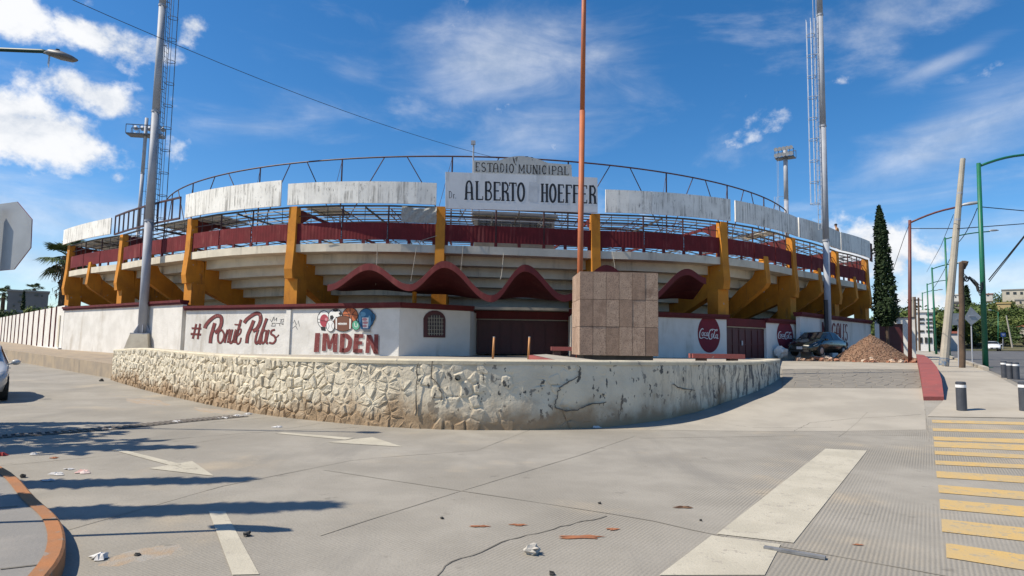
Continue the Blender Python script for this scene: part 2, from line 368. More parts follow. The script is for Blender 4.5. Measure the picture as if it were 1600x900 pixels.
# block alphabet with slab serifs: strokes in a unit box, x right, y down
def _arc(cx, cy, rx, ry, a0, a1, n=9): return [(cx + rx * math.cos(R_(lerp(a0, a1, k / (n - 1)))), cy + ry * math.sin(R_(lerp(a0, a1, k / (n - 1))))) for k in range(n)]
GLY = {
 'A': [([(.12, 1), (.18, .30)], 1), (_arc(.5, .30, .32, .28, 180, 360), .8), ([(.82, .30), (.88, 1)], 1), ([(.15, .62), (.85, .62)], .6)],
 'B': [([(.2, 0), (.2, 1)], 1), ([(.2, .03), (.5, .03)] + _arc(.5, .26, .32, .23, -90, 90) + [(.2, .49)], .7), ([(.2, .49), (.52, .49)] + _arc(.52, .73, .36, .24, -90, 90) + [(.2, .97)], .7)],
 'C': [(_arc(.5, .5, .38, .46, -40, -320, 17), .85)], 'D': [([(.2, 0), (.2, 1)], 1), ([(.2, .04), (.42, .04)] + _arc(.42, .5, .42, .46, -90, 90, 11) + [(.2, .96)], .75)],
 'E': [([(.2, 0), (.2, 1)], 1), ([(.2, .04), (.9, .04)], .6), ([(.2, .48), (.75, .48)], .6), ([(.2, .96), (.92, .96)], .6), ([(.88, .04), (.88, .2)], .4), ([(.9, .96), (.9, .8)], .4)],
 'F': [([(.2, 0), (.2, 1)], 1), ([(.2, .04), (.9, .04)], .6), ([(.2, .48), (.75, .48)], .6), ([(.88, .04), (.88, .2)], .4)],
 'G': [(_arc(.5, .5, .38, .46, -40, -330, 17), .85), ([(.86, .95), (.86, .55), (.55, .55)], .7)], 'H': [([(.2, 0), (.2, 1)], 1), ([(.8, 0), (.8, 1)], 1), ([(.2, .5), (.8, .5)], .6)],
 'I': [([(.5, 0), (.5, 1)], 1)], 'L': [([(.2, 0), (.2, 1)], 1), ([(.2, .96), (.92, .96)], .6), ([(.9, .96), (.9, .78)], .4)],
 'M': [([(.14, 1), (.14, 0)], .8), ([(.14, 0), (.5, .75)], .8), ([(.5, .75), (.86, 0)], .6), ([(.86, 0), (.86, 1)], 1)],
 'N': [([(.17, 1), (.17, 0)], .8), ([(.17, 0), (.83, 1)], 1), ([(.83, 1), (.83, 0)], .8)],
 'O': [(_arc(.5, .5, .36, .47, 0, 360, 21), .95)], 'P': [([(.2, 0), (.2, 1)], 1), ([(.2, .04), (.5, .04)] + _arc(.5, .29, .36, .25, -90, 90) + [(.2, .54)], .7)],
 'R': [([(.2, 0), (.2, 1)], 1), ([(.2, .04), (.5, .04)] + _arc(.5, .27, .34, .23, -90, 90) + [(.2, .5)], .7), ([(.5, .5), (.8, .6), (.86, 1)], .9)],
 'S': [(_arc(.5, .27, .34, .25, -30, -270, 11) + _arc(.5, .74, .36, .24, -90, 150, 11), .8)], 'T': [([(.5, 0), (.5, 1)], 1), ([(.04, .04), (.96, .04)], .6), ([(.07, .04), (.07, .2)], .4), ([(.93, .04), (.93, .2)], .4)],
 'U': [([(.18, 0), (.18, .7)] + _arc(.5, .7, .32, .27, 180, 0, 9) + [(.82, 0)], .85)],
 'r': [([(.25, .4), (.25, 1)], 1), ([(.25, .55), (.5, .42), (.85, .45)], .8)], '.': [([(.3, .92), (.7, .92)], 1.2)],
}
SERIF = {'A': [(.12, 1), (.88, 1)], 'B': [], 'H': [(.2, 0), (.2, 1), (.8, 0), (.8, 1)], 'I': [(.5, 0), (.5, 1)], 'T': [(.5, 1)], 'F': [(.2, 1)], 'P': [(.2, 1)], 'R': [(.2, 1), (.86, 1)], 'M': [(.14, 1), (.86, 1)], 'N': [(.17, 1), (.83, 0)], 'L': [(.2, 0)], 'U': [(.18, 0), (.82, 0)]}
def letter(mb, ch, x0, x1, top, bot, w, put, serif=True, slant=0.0):
    def q(p):
        x = lerp(x0, x1, p[0]); t, b = top(x), bot(x); y = lerp(t, b, p[1]); return (x + slant * (b - y), y)
    for pts, k in GLY[ch]:
        ribbon(mb, [q(p) for p in pts], w * k, put, smooth=False)
    if serif:
        sw = (x1 - x0) * .22
        for p in SERIF.get(ch, []):
            c = q((p[0], .03 if p[1] == 0 else .97)); ribbon(mb, [(c[0] - sw, c[1]), (c[0] + sw, c[1])], w * .42, put, smooth=False)
def lin(xa, ya, xb, yb): return lambda x: ya + (yb - ya) * (x - xa) / (xb - xa)

# voronoi cells clipped to a rectangle, used for rubble masonry and flagstones
def cells(pts, rect, inside=None, reach=3.0):
    P = np.array(pts); out = []
    for i, p in enumerate(P):
        poly = [(rect[0], rect[1]), (rect[2], rect[1]), (rect[2], rect[3]), (rect[0], rect[3])]
        d = np.hypot(P[:, 0] - p[0], P[:, 1] - p[1]); order = np.argsort(d)[1:22]
        for j in order:
            m = (p + P[j]) / 2; n = P[j] - p; new = []
            for k in range(len(poly)):
                a, b = np.array(poly[k]), np.array(poly[(k + 1) % len(poly)]); da, db = (a - m) @ n, (b - m) @ n
                if da <= 0: new.append(tuple(a))
                if da * db < 0: new.append(tuple(a + (b - a) * da / (da - db)))
            poly = new
            if len(poly) < 3: break
        if len(poly) >= 3: out.append(poly)
    return out
def inset(poly, d):
    c = np.mean(np.array(poly), axis=0); out = []
    for p in poly:
        v = np.array(p) - c; L = np.linalg.norm(v); out.append(tuple(c + v * max(.35, 1 - d / max(L, 1e-3))))
    return out

# ================================================================== GROUND AND PAVING
_t = np.arange(-60, 700, .25); _z = np.interp(_t, GX, GZ); _k = np.exp(-.5 * (np.arange(-20, 21) * .25 / 1.3) ** 2); _k /= _k.sum()
_zs = np.convolve(np.pad(_z, 20, mode='edge'), _k, mode='valid')
def gz(x, y):
    r = float(np.interp(y + .6 * (x - 9), _t, _zs)); l = .012 * (math.sqrt((y - 24) ** 2 + 9) + (y - 24)) / 2
    w = min(1, max(0, (x + 6) / 9)); w = w * w * (3 - 2 * w)
    return l * (1 - w) + r * w
def spaced(bps):
    out = []
    for a, b, s in bps: out += list(np.arange(a, b, s))
    return out + [bps[-1][1]]
def build_ground():
    xs = spaced([(-600, -80, 40), (-80, -24, 4), (-24, 24, .5), (24, 60, 2), (60, 200, 10), (200, 800, 60)]); ys = spaced([(-40, 2, 3), (2, 34, .5), (34, 80, 2), (80, 300, 10), (300, 1200, 90)])
    mb = MB(); nx = len(xs)
    mb.v = [Vector((x, y, gz(x, y))) for y in ys for x in xs]
    mb.f = [(j * nx + i, j * nx + i + 1, (j + 1) * nx + i + 1, (j + 1) * nx + i) for j in range(len(ys) - 1) for i in range(nx - 1)]
    return tag(mb.build('road', M_ROAD, smooth=True, org=(0, 0, 0)), 'wide grooved concrete road filling the foreground junction', kind='structure')
ROAD = build_ground()
def resample(P, step):
    P = [Vector((p[0], p[1], 0)) for p in P]; L = [0]
    for a, b in zip(P, P[1:]): L.append(L[-1] + (b - a).length)
    n = max(2, int(L[-1] / step) + 1); out = []
    for k in range(n):
        s = L[-1] * k / (n - 1); i = max(j for j in range(len(L)) if L[j] <= s + 1e-9); i = min(i, len(P) - 2)
        out.append(P[i].lerp(P[i + 1], (s - L[i]) / max(1e-9, L[i + 1] - L[i])))
    return out
def strip(mb, A, B, dz, step=.5, cross=.5, z=None):
    n = max(2, int(max(sum((Vector(b[:2]) - Vector(a[:2])).length for a, b in zip(P, P[1:])) for P in (A, B)) / step) + 1)
    def rs(P):
        P = [Vector((p[0], p[1], 0)) for p in P]; L = [0]
        for a, b in zip(P, P[1:]): L.append(L[-1] + (b - a).length)
        out = []
        for k in range(n):
            s = L[-1] * k / (n - 1); i = min(max(j for j in range(len(L)) if L[j] <= s + 1e-9), len(P) - 2)
            out.append(P[i].lerp(P[i + 1], min(1, (s - L[i]) / max(1e-9, L[i + 1] - L[i]))))
        return out
    a, b = rs(A), rs(B); m = max(1, int(max((p - q).length for p, q in zip(a, b)) / cross)) + 1
    g = z or gz
    vs = []
    for p, q in zip(a, b):
        for k in range(m):
            r = p.lerp(q, k / (m - 1)); vs.append((r.x, r.y, g(r.x, r.y) + dz))
    mb.add(vs, [(i * m + k, i * m + k + 1, (i + 1) * m + k + 1, (i + 1) * m + k) for i in range(n - 1) for k in range(m - 1)])
    return mb
def line_strip(mb, pts, w, dz, step=.5, jitter=0.0):
    P = resample(pts, step); A = []; B = []
    for i, p in enumerate(P):
        d = (P[min(i + 1, len(P) - 1)] - P[max(i - 1, 0)]).normalized(); n = Vector((-d.y, d.x, 0)); o = n * (random.uniform(-jitter, jitter)); k = random.uniform(.5, 1.3) if jitter else 1
        A.append(p + o + n * w * k / 2); B.append(p + o - n * w * k / 2)
    vs = [(p.x, p.y, gz(p.x, p.y) + dz) for p in A + B]; n = len(P)
    mb.add(vs, [(i, i + 1, n + i + 1, n + i) for i in range(n - 1)])
def px(*l): return [ong(u, v) for u, v in l]

# joints between the slabs and cracks, sealed in dark filler: parts of the road
for pts, w in [([(0, 860), (340, 762), (560, 718), (745, 704)], .02), ([(505, 735), (880, 792), (1010, 812), (1120, 838), (1300, 868), (1500, 905)], .025), ([(500, 838), (725, 766), (905, 712), (990, 682)], .02),
               ([(0, 728), (180, 712), (500, 662)], .018), ([(745, 704), (860, 660)], .015), ([(1000, 685), (1290, 680), (1440, 681)], .02), ([(1310, 683), (1355, 645)], .015), ([(1445, 640), (1452, 690)], .02),
               ([(1065, 900), (1290, 702)], .018)]:
    mb = MB(); line_strip(mb, px(*pts), w * .7, .004, .4, .004); mb.build('slab_joint', M_JOINT, ROAD)
for pts in [[(680, 900), (705, 880), (745, 868), (780, 850), (860, 828), (900, 818), (950, 808)], [(1240, 674), (1265, 661), (1330, 655), (1400, 651), (1440, 648)], [(1150, 665), (1180, 669), (1300, 668)], [(330, 660), (400, 655), (470, 648)], [(230, 690), (400, 676), (560, 668)]]:
    mb = MB(); line_strip(mb, px(*pts), .013, .0045, .10, .02); mb.build('road_crack', M_CRACK, ROAD)
# paint
def paint(name, quads, m, label):
    mb = MB()
    for A, B in quads: strip(mb, px(*A), px(*B), .006, .3, .3)
    return tag(mb.build(name, m), label, 'road marking')
paint('lane_arrow', [([(170, 702), (290, 735)], [(185, 702), (312, 733)]), ([(232, 733), (333, 745)], [(300, 721), (333, 744)])], M_PAINTW, 'faded cream lane arrow crossed by tree shadows near left kerb')
paint('lane_arrow', [([(430, 678), (540, 688)], [(440, 676), (552, 685)]), ([(512, 692), (627, 699)], [(582, 684), (627, 698.5)])], M_PAINTW, 'pale lane arrow on the road below the rubble wall')
paint('lane_line', [([(326, 800), (363, 900)], [(352, 800), (405, 900)])], M_PAINTW, 'short faded white lane line running out of the bottom edge')
paint('stop_band', [([(1290, 702), (1120, 836)], [(1355, 705), (1240, 850)]), ([(1112, 838), (1030, 900)], [(1220, 852), (1195, 900)])], M_PAINTW, 'wide cream painted band across the grooved concrete')
cw = thing('crosswalk', ong(1530, 770), 'yellow striped pedestrian crossing at the right edge', 'crosswalk')
for (ul, vt, vb, vr) in [(1456, 657, 661, 3), (1457, 670, 674.5, 3), (1458, 683, 689, 4), (1459, 691, 699, 5), (1460, 705, 711, 6), (1461, 720, 727, 7), (1463, 737, 747, 8), (1466, 759, 771, 10), (1468, 781, 796, 12), (1471, 812, 832, 14), (1478, 850, 873, 18)]:
    a, b = ong(ul, vt), ong(ul + 1, vb)
    c = ong(1600, vt + vr); dirv = (c - a); dirv.z = 0; dirv = dirv.normalized() * 3.4
    mb = MB(); strip(mb, [a, a + dirv], [b, b + dirv], .006, .3, .3); mb.build('stripe', M_PAINTY, cw, org=ORG[cw.name])

# smoother concrete apron at the foot of the drive
mb = MB(); strip(mb, px((1010, 672), (1100, 655), (1190, 622), (1222, 607)), px((1447, 672), (1446, 650), (1444, 625), (1442, 607)), .003, .5, .5)
tag(mb.build('drive_apron', M_SMOOTH), 'smooth pale concrete apron of the drive', kind='structure')
mb = MB(); strip(mb, px((1222, 577), (1216, 570), (1200, 563)), px((1437, 577), (1435, 568), (1434, 563)), .004, .5, .6)
tag(mb.build('upper_drive', M_SMOOTH), 'pale concrete drive above the cobbles', kind='structure')

# flagstones set in the drive
def build_cobbles():
    quad = px((1222, 606), (1441, 607), (1437, 578), (1222, 577)); root = thing('cobble_strip', quad[0], 'strip of worn grey flagstones across the rising drive', 'paving')
    W, H = 5.6, 4.6; rnd = random.Random(3); pts = [((i + .5 + rnd.uniform(-.38, .38)) * .50, (j + .5 + rnd.uniform(-.38, .38)) * .36) for i in range(12) for j in range(13)]
    def put(x, y, h):
        a = quad[0].lerp(quad[1], x / W); b = quad[3].lerp(quad[2], x / W); p = a.lerp(b, y / H); return Vector((p.x, p.y, gz(p.x, p.y) + h))
    mb = MB(); strip(mb, [quad[0], quad[3]], [quad[1], quad[2]], .004, .4, .4); mb.build('mortar_bed', mat('cobble_mortar', (.20, .175, .14), (.26, .23, .185), 3), root)
    mS = mat('flagstone', (.15, .138, .118), (.22, .20, .168), .9, .9, .4, 12, island=(.22, .20, .168))
    for c in cells(pts, (0, 0, W, H)):
        if len(c) < 3: continue
        h = rnd.uniform(.008, .018); a, b = inset(c, .012), inset(c, .03); n = len(c); mb = MB()
        mb.add([put(*p, 0) for p in a] + [put(*p, h) for p in b], [(i, (i + 1) % n, (i + 1) % n + n, i + n) for i in range(n)] + [tuple(range(n, 2 * n))])
        mb.build('flagstone', mS, root)
build_cobbles()

# right pavement, red kerb wall, avenue
AV = Vector((.522, .853, 0)); AN = Vector((.853, -.522, 0)); A0 = Vector((19.8, 27, 0))
kl = px((1443, 626), (1440, 605), (1437, 588), (1434, 572), (1432, 562)); kr = px((1475, 626), (1472, 608), (1465, 590), (1455, 575), (1444, 564))
kb = MB()
for i in range(len(kl) - 1):
    for P, Q in ((kl, kr),):
        a, b, c, d = P[i], P[i + 1], Q[i + 1], Q[i]; hh = [.10 + .26 * min(1, (i + j) / 1.5) for j in (0, 1)]
        lo = [a, b, c, d]; kb.add([p - Vector((0, 0, .3)) for p in lo] + [a + Vector((0, 0, hh[0])), b + Vector((0, 0, hh[1])), c + Vector((0, 0, hh[1])), d + Vector((0, 0, hh[0]))],
               [(4, 7, 6, 5), (0, 1, 5, 4), (2, 3, 7, 6)] + ([(3, 0, 4, 7)] if i == 0 else []) + ([(1, 2, 6, 5)] if i == len(kl) - 2 else []))
tag(kb.build('kerb_wall', M_KERBR), 'curving raised kerb painted faded red beside the drive', 'kerb')
SW_L = [ong(1449, 652)] + kr + [A0 + AN * -4.6 + AV * 60]
SW_R = [ong(1680, 655), A0 + AV * -9, A0, A0 + AV * 10, A0 + AV * 30, A0 + AV * 60]
mb = MB(); strip(mb, SW_L, SW_R, .012, .5, .6); tag(mb.build('pavement', M_SIDEWALK), 'pale concrete pavement on the right', kind='structure')
mb = MB(); strip(mb, [A0 + AV * -9 + AN * .2, A0 + AV * 260 + AN * .2], [A0 + AV * -9 + AN * 15, A0 + AV * 260 + AN * 15], .009, 1, 1.5); tag(mb.build('avenue', M_ASPHALT), 'grey asphalt avenue on the right', kind='structure')
def kerb_run(P, Q, w, h, name, m, label):
    mb = MB(); pts = resample([P, Q], 2.0)
    for a, b in zip(pts, pts[1:]):
        za, zb = gz(a.x, a.y), gz(b.x, b.y); n = (b - a).normalized(); n = Vector((n.y, -n.x, 0)) * w
        mb.add([a + Vector((0, 0, za - .1)), a + n + Vector((0, 0, za - .1)), a + n + Vector((0, 0, za + h)), a + Vector((0, 0, za + h)), b + Vector((0, 0, zb - .1)), b + n + Vector((0, 0, zb - .1)), b + n + Vector((0, 0, zb + h)), b + Vector((0, 0, zb + h))],
               [(0, 1, 2, 3), (7, 6, 5, 4), (3, 2, 6, 7), (1, 5, 6, 2), (0, 3, 7, 4)])
    return tag(mb.build(name, m), label, kind='structure')
kerb_run(A0, A0 + AV * 120, .2, .14, 'avenue_kerb', M_SIDEWALK, 'low concrete kerb between pavement and avenue')
kerb_run(A0 + AN * 15 + AV * -5, A0 + AN * 15 + AV * 250, .3, .2, 'far_kerb', mat('ochre_kerb', (.5, .40, .22), (.42, .35, .22), 2), 'pale yellow kerb along the far side of the avenue')

# left pavement corner with orange kerb
KL = [Vector(p) for p in [(-2.3, 2.6, 0), (-2.72, 3.7, 0), (-3.12, 4.66, 0), (-3.72, 5.5, 0), (-4.5, 6.28, 0), (-6.0, 7.75, 0), (-8.2, 9.3, 0), (-13, 11.2, 0), (-22, 14.5, 0), (-40, 22, 0)]]
KL = [Vector((p[0], p[1], 0)) for p in catmull([(k.x, k.y) for k in KL], 5)]
mb = MB(); inner = []
for i, p in enumerate(KL):
    d = (KL[min(i + 1, len(KL) - 1)] - KL[max(i - 1, 0)]).normalized(); inner.append(p - Vector((d.y, -d.x, 0)) * .125)
for i in range(len(KL) - 1):
    a, b, c, d = KL[i], KL[i + 1], inner[i + 1], inner[i]; U = lambda p, z: Vector((p.x, p.y, gz(p.x, p.y) + z))
    mb.add([U(a, -.05), U(b, -.05), U(a.lerp(d, .1), .125), U(b.lerp(c, .1), .125), U(b.lerp(c, .25), .14), U(a.lerp(d, .25), .14), U(c, .14), U(d, .14)], [(0, 1, 3, 2), (2, 3, 4, 5), (5, 4, 6, 7)])
tag(mb.build('orange_kerb', M_KERBO), 'rounded kerb painted orange at the lower left corner', 'kerb')
under = [p.lerp(q, .6) for p, q in zip(KL, inner)]
mb = MB(); strip(mb, under, [Vector((-14, -4, 0)), Vector((-16, 0, 0)), Vector((-42, 12, 0))], .130, .3, .7)
CORNER = tag(mb.build('corner_pavement', M_WALK2), 'shaded grey pavement in the lower left corner', kind='structure')
for a, b in [((0, 888), (70, 880)), ((0, 792), (28, 790))]:
    mb = MB(); p, q = onz(*a, .14), onz(*b, .14); line_strip(mb, [p, q], .02, .136, .3); mb.build('slab_joint', M_CRACK, CORNER, org=ORG[CORNER.name])

# trench drain
def build_drain():
    P = px((-60, 690), (0, 682), (100, 676), (200, 667), (300, 657), (380, 650)); root = thing('trench_drain', P[0], 'long steel grated trench drain crossing the left road', 'drain')
    mb = MB(); line_strip(mb, P, .42, .005, .4); mb.build('channel', mat('drain_dark', (.035, .033, .03), None), root)
    pts = resample(P, .115); me = None
    for i, p in enumerate(pts[:-1]):
        d = (pts[i + 1] - p).normalized(); ang = math.atan2(d.y, d.x)
        if me is None: me = MB().box((0, 0, .012), (.045, .36, .022)).mesh('bar', mat('grate_steel', (.14, .125, .11), (.20, .17, .14), 6, .7))
        o = link('bar', me, root, Vector((p.x, p.y, gz(p.x, p.y))) - ORG[root.name]); o.rotation_euler = (0, 0, ang)
    for s in (-1, 1):
        off = [p + Vector((-(pts[min(i + 1, len(pts) - 1)] - pts[i - 1 if i else 0]).normalized().y, (pts[min(i + 1, len(pts) - 1)] - pts[i - 1 if i else 0]).normalized().x, 0)) * .205 * s for i, p in enumerate(pts)]
        mb = MB(); line_strip(mb, off, .05, .012, .5); mb.build('frame_rail', mat('grate_steel'  , (.14, .125, .11)), root)
build_drain()

# ================================================================== TERRACE AND RETAINING WALL
TZ = 1.20
RP = [(-15.87, 25.75), (-11.2, 20.4), (-7.11, 16.12), (-5.24, 14.5), (-3.68, 13.51), (-2.23, 12.86), (-0.64, 12.67), (0.82, 12.95), (2.21, 13.65), (4.04, 15.30), (5.78, 17.2), (6.97, 18.6), (8.3, 20.6), (9.41, 22.57)]
RP = [Vector((p[0], p[1], 0)) for p in catmull(RP, 8)]
RL = [0.0]
for a, b in zip(RP, RP[1:]): RL.append(RL[-1] + (b - a).length)
RTOT = RL[-1]
def wall_at(u, h, off=0.0):
    u = min(max(u, 0), RTOT); i = min(int(np.searchsorted(RL, u, 'right')) - 1, len(RP) - 2); i = max(i, 0)
    p = RP[i].lerp(RP[i + 1], (u - RL[i]) / (RL[i + 1] - RL[i]))
    j0, j1 = max(i - 2, 0), min(i + 3, len(RP) - 1); d = (RP[j1] - RP[j0]).normalized(); n = Vector((d.y, -d.x, 0))
    zb = gz(p.x, p.y) - .06; zt = wall_top(u)
    return Vector((p.x, p.y, zb + (zt - zb) * h)) + n * off
def wall_top(u): return 1.22 + .10 * min(1, u / 5) + .03 * math.sin(u * .35)
def u_of_px(pxx):
    best = min(range(len(RP)), key=lambda i: abs((RP[i].x / RP[i].y) - ray(pxx, 640).x)); return RL[best]
U1, U2 = u_of_px(655), u_of_px(930)
def stone_extra(N, L, co, noise, rng, mix, col):
    # splashed brown earth, ragged, on the lowest courses
    sx = N.new('ShaderNodeSeparateXYZ'); g = N.new('ShaderNodeNewGeometry'); L.new(g.outputs['Position'], sx.inputs[0])
    a = N.new('ShaderNodeMath'); a.operation = 'MULTIPLY_ADD'; L.new(noise(1.1, 6), a.inputs[0]); a.inputs[1].default_value = -1.5; L.new(sx.outputs['Z'], a.inputs[2])
    f = N.new('ShaderNodeMapRange'); L.new(a.outputs[0], f.inputs[0]); f.inputs[1].default_value = -.10; f.inputs[2].default_value = -.62; f.interpolation_type = 'SMOOTHSTEP'
    return mix(f.outputs[0], col, (.33, .235, .145))
M_STONEW = mat('painted_rubble_wall', (.66, .60, .475), (.55, .485, .37), 2.2, .95, .8, 16, bdist=.03, spots=[(4.6, .66, (.36, .31, .24)), (11, .68, (.25, .215, .17))], extra=stone_extra)
def plaster_extra(N, L, co, noise, rng, mix, col):
    col = mix(rng(noise(3.4, 7), .615, .635), col, (.25, .225, .185))
    col = mix(rng(noise(6.5, 6, (1, 1, .55)), .62, .64), col, (.10, .095, .085))
    sx = N.new('ShaderNodeSeparateXYZ'); g = N.new('ShaderNodeNewGeometry'); L.new(g.outputs['Position'], sx.inputs[0])
    # towards the drive the whitewash has flaked off in vertical flecks
    a = N.new('ShaderNodeMapRange'); L.new(sx.outputs['X'], a.inputs[0]); a.inputs[1].default_value = 2.5; a.inputs[2].default_value = 7.0
    q = N.new('ShaderNodeMath'); q.operation = 'MULTIPLY'; L.new(a.outputs[0], q.inputs[0]); L.new(rng(noise(5, 7, (1, 1, .28), .7), .50, .56), q.inputs[1])
    return stone_extra(N, L, co, noise, rng, mix, mix(q.outputs[0], col, (.115, .11, .10)))
M_STONEP = mat('flaking_whitewash', (.69, .61, .47), (.58, .51, .39), 1.2, .95, .7, 13, bdist=.025, extra=plaster_extra)

def build_retaining():
    root = thing('retaining_wall', RP[len(RP) // 2], 'curved whitewashed rubble stone retaining wall in front of the stadium', 'retaining wall')
    n = int(RTOT / .12); m = 12; mb = MB(); vs = []
    for i in range(n + 1):
        u = RTOT * i / n; k = min(1, max(0, (u - U1 + 1) / 2))
        for j in range(m + 1):
            h = j / m; dsp = (.015 + .03 * k) * mnoise.fractal((u * 1.6, h * 2.4, 3.3), 1.0, 2.0, 5) + .02 * k
            vs.append(wall_at(u, h, dsp * (1 if j < m else .3)))
    f = [(i * (m + 1) + j, (i + 1) * (m + 1) + j, (i + 1) * (m + 1) + j + 1, i * (m + 1) + j + 1) for i in range(n) for j in range(m)]
    mb.add(vs, f); mb.build('wall_face', M_STONEP, root, smooth=True)
    # cap: rounded top and back
    mb = MB(); vs = []
    for i in range(n + 1):
        u = RTOT * i / n; w = .012 * mnoise.noise((u * 2.3, 1, 0)); b = wall_at(u, 1)
        vs += [wall_at(u, 1, .035 + w) + Vector((0, 0, -.075)), wall_at(u, 1, .04 + w) + Vector((0, 0, -.01)), wall_at(u, 1, .0) + Vector((0, 0, .022 + w)), wall_at(u, 1, -.36) + Vector((0, 0, .022)), wall_at(u, 1, -.38) + Vector((0, 0, -.4))]
    mb.add(vs, [(i * 5 + j, (i + 1) * 5 + j, (i + 1) * 5 + j + 1, i * 5 + j + 1) for i in range(n) for j in range(4)])
    for u, fl in ((0, 1), (RTOT, 0)):
        vs = [wall_at(u, 0, .02), wall_at(u, 1, .02), wall_at(u, 1, -.38), wall_at(u, 0, -.38)]; mb.add(vs, [(0, 1, 2, 3) if fl else (3, 2, 1, 0)])
    mb.build('wall_cap', mat('wall_cap_paint', (.60, .53, .385), (.50, .44, .33), 2, .9, .4, 14, spots=[(5, .63, (.30, .27, .225))]), root)
    # rubble
    rnd = random.Random(11); pts = []; u = 0.0; i = 0
    while u < U2:
        s = .20 + .025 * math.sin(i) + .03 * min(1, u / U1)
        for j in range(6): pts.append((u + rnd.uniform(-.10, .10) + (.5 * s if j % 2 else 0), (j + .5 + rnd.uniform(-.46, .46)) * .221))
        u += s; i += 1
    rub = []
    for c in cells(pts, (0, 0, U2 + .2, 1.325)):
        cx = sum(p[0] for p in c) / len(c)
        if cx < U1 or rnd.random() < .62: rub.append((c, 1 if cx < U1 else 0))
    made = []
    for c, big in rub:
        n = len(c)
        if n < 3: continue
        cx, cy = np.mean(np.array(c), axis=0); D = wall_at(cx, .5).length
        area = abs(sum(c[k][0] * c[(k + 1) % n][1] - c[(k + 1) % n][0] * c[k][1] for k in range(n))) / 2
        if area < .008: continue
        fade = 1.0 if cx < U1 - 3 else max(.35, (U1 - cx) / 3) if big else .3
        h = (rnd.uniform(.020, .055) * fade) if big else rnd.uniform(.024, .040) - .012 * min(1, (cx - U1) / (U2 - U1)); q = .009 if big else .006
        c2 = []                      # cut the sharp corners of the cell
        for k in range(n):
            a, b, d = [np.array(c[(k + e) % n]) for e in (-1, 0, 1)]; c2 += [tuple(b + (a - b) * rnd.uniform(.05, .16)), tuple(b + (d - b) * rnd.uniform(.05, .16))]
        c = c2; n = len(c)
        ra, rb, rc = inset(c, q), inset(c, q + (.012 if big else .010)), inset(c, q + (.036 if big else .045)); tx, ty = [rnd.uniform(-.14, .14) * (1 if big else .5) for _ in (0, 1)]
        P = lambda p, o: wall_at(p[0], min(.985, p[1] / 1.325), o)
        mb = MB(); vs = [P(p, -.02) for p in ra] + [P(p, h * .55) for p in rb] + [P(p, h + tx * (p[0] - cx) + ty * (p[1] - cy) + rnd.uniform(-.012, .012) * (1 if big else .3)) for p in rc] + [P((cx, cy), h + rnd.uniform(-.008, .014) * (1 if big else .3))]
        fs = [(k, (k + 1) % n, (k + 1) % n + n, k + n) for k in range(n)] + [(k + n, (k + 1) % n + n, (k + 1) % n + 2 * n, k + 2 * n) for k in range(n)] + [(k + 2 * n, (k + 1) % n + 2 * n, 3 * n) for k in range(n)]
        mb.add(vs, fs); made.append((area / D ** 2, mb, big))
    made.sort(key=lambda a: -a[0]); rest = MB()
    for k, (a, mb, big) in enumerate(made):
        if k < 300: mb.build('stone', M_STONEW if big else M_STONEP, root, smooth=False)
        else: rest.add(mb.v, mb.f)
    if rest.v: tag(rest.build('rubble_infill', M_STONEW, root), kind='stuff')
    # weep pipe and long cracks
    u = u_of_px(722); c = wall_at(u, .76, .07); d = (wall_at(u, .76, 1) - wall_at(u, .76, 0)).normalized()
    mb = MB(); mb.tube([c - d * .3, c + d * .012], .052, 14, cap=False); mb.disc(c - d * .05, Vector((.05, 0, 0)), Vector((0, 0, .05)), 14); mb.build('weep_pipe', M_RUBBER, root)
    for pts in [[(902, 572), (905, 580), (898, 590), (885, 598), (872, 608), (868, 622), (864, 634)], [(864, 634), (880, 641), (900, 640), (918, 632), (945, 628)], [(675, 565), (677, 590), (688, 608), (689, 625)], [(655, 568), (654, 600), (652, 650)],
                [(1122, 572), (1120, 600), (1121, 632)], [(1048, 600), (1060, 606), (1082, 610)]]:
        mb = MB()
        def put(a, b):
            best = min(range(0, int(RTOT * 20)), key=lambda k: abs(wall_at(k / 20, .5).x / wall_at(k / 20, .5).y - ray(a, b).x)) / 20
            w = wall_at(best, .5); z = EYE + ray(a, b).z * w.y; zb, zt = gz(w.x, w.y) - .06, wall_top(best); return wall_at(best, (z - zb) / (zt - zb), .062)
        c = [put(*p) for p in catmull(pts, 4)]; c = [p + Vector((random.uniform(-.012, .012), 0, random.uniform(-.012, .012))) for p in c]
        mb.tube(c, [.014 * random.uniform(.5, 1.2) for _ in c], 5); mb.build('crack', M_CRACK, root)
build_retaining()

# walls of the stadium forecourt (front lines, left to right)
def V2(x, y): return Vector((x, y, 0))
WA0, WA1 = V2(-33.3, 47.7), V2(-19.03, 37.0)
WB0, WB1 = V2(-18.73, 36.87), V2(-5.32, 30.43)
WC1 = V2(-2.1, 32.56)
WD0, WD1 = V2(3.1, 31.9), V2(11.84, 35.26)
WE1 = V2(14.9, 37.45)
WF1 = V2(17.55, 39.35)
WG0, WG1 = V2(17.5, 38.8), V2(27.0, 48.13)
mb = MB(); top = [wall_at(RTOT * i / 60, 1, -.33) for i in range(61)]
poly = [V2(p.x, p.y) for p in top] + [WF1 + V2(-.5, 1), V2(14, 42), V2(0, 45), V2(-20, 44), V2(-19.3, 37.4)]
tz = lambda x, y: TZ - .0115 * max(0, 2 - x) - .002 * max(0, y - 14)
n_ = len(poly); mb.add([Vector((p.x, p.y, -.5)) for p in poly] + [Vector((p.x, p.y, tz(p.x, p.y))) for p in poly], [tuple(range(n_, 2 * n_))] + [(i, (i + 1) % n_, (i + 1) % n_ + n_, i + n_) for i in range(n_)])
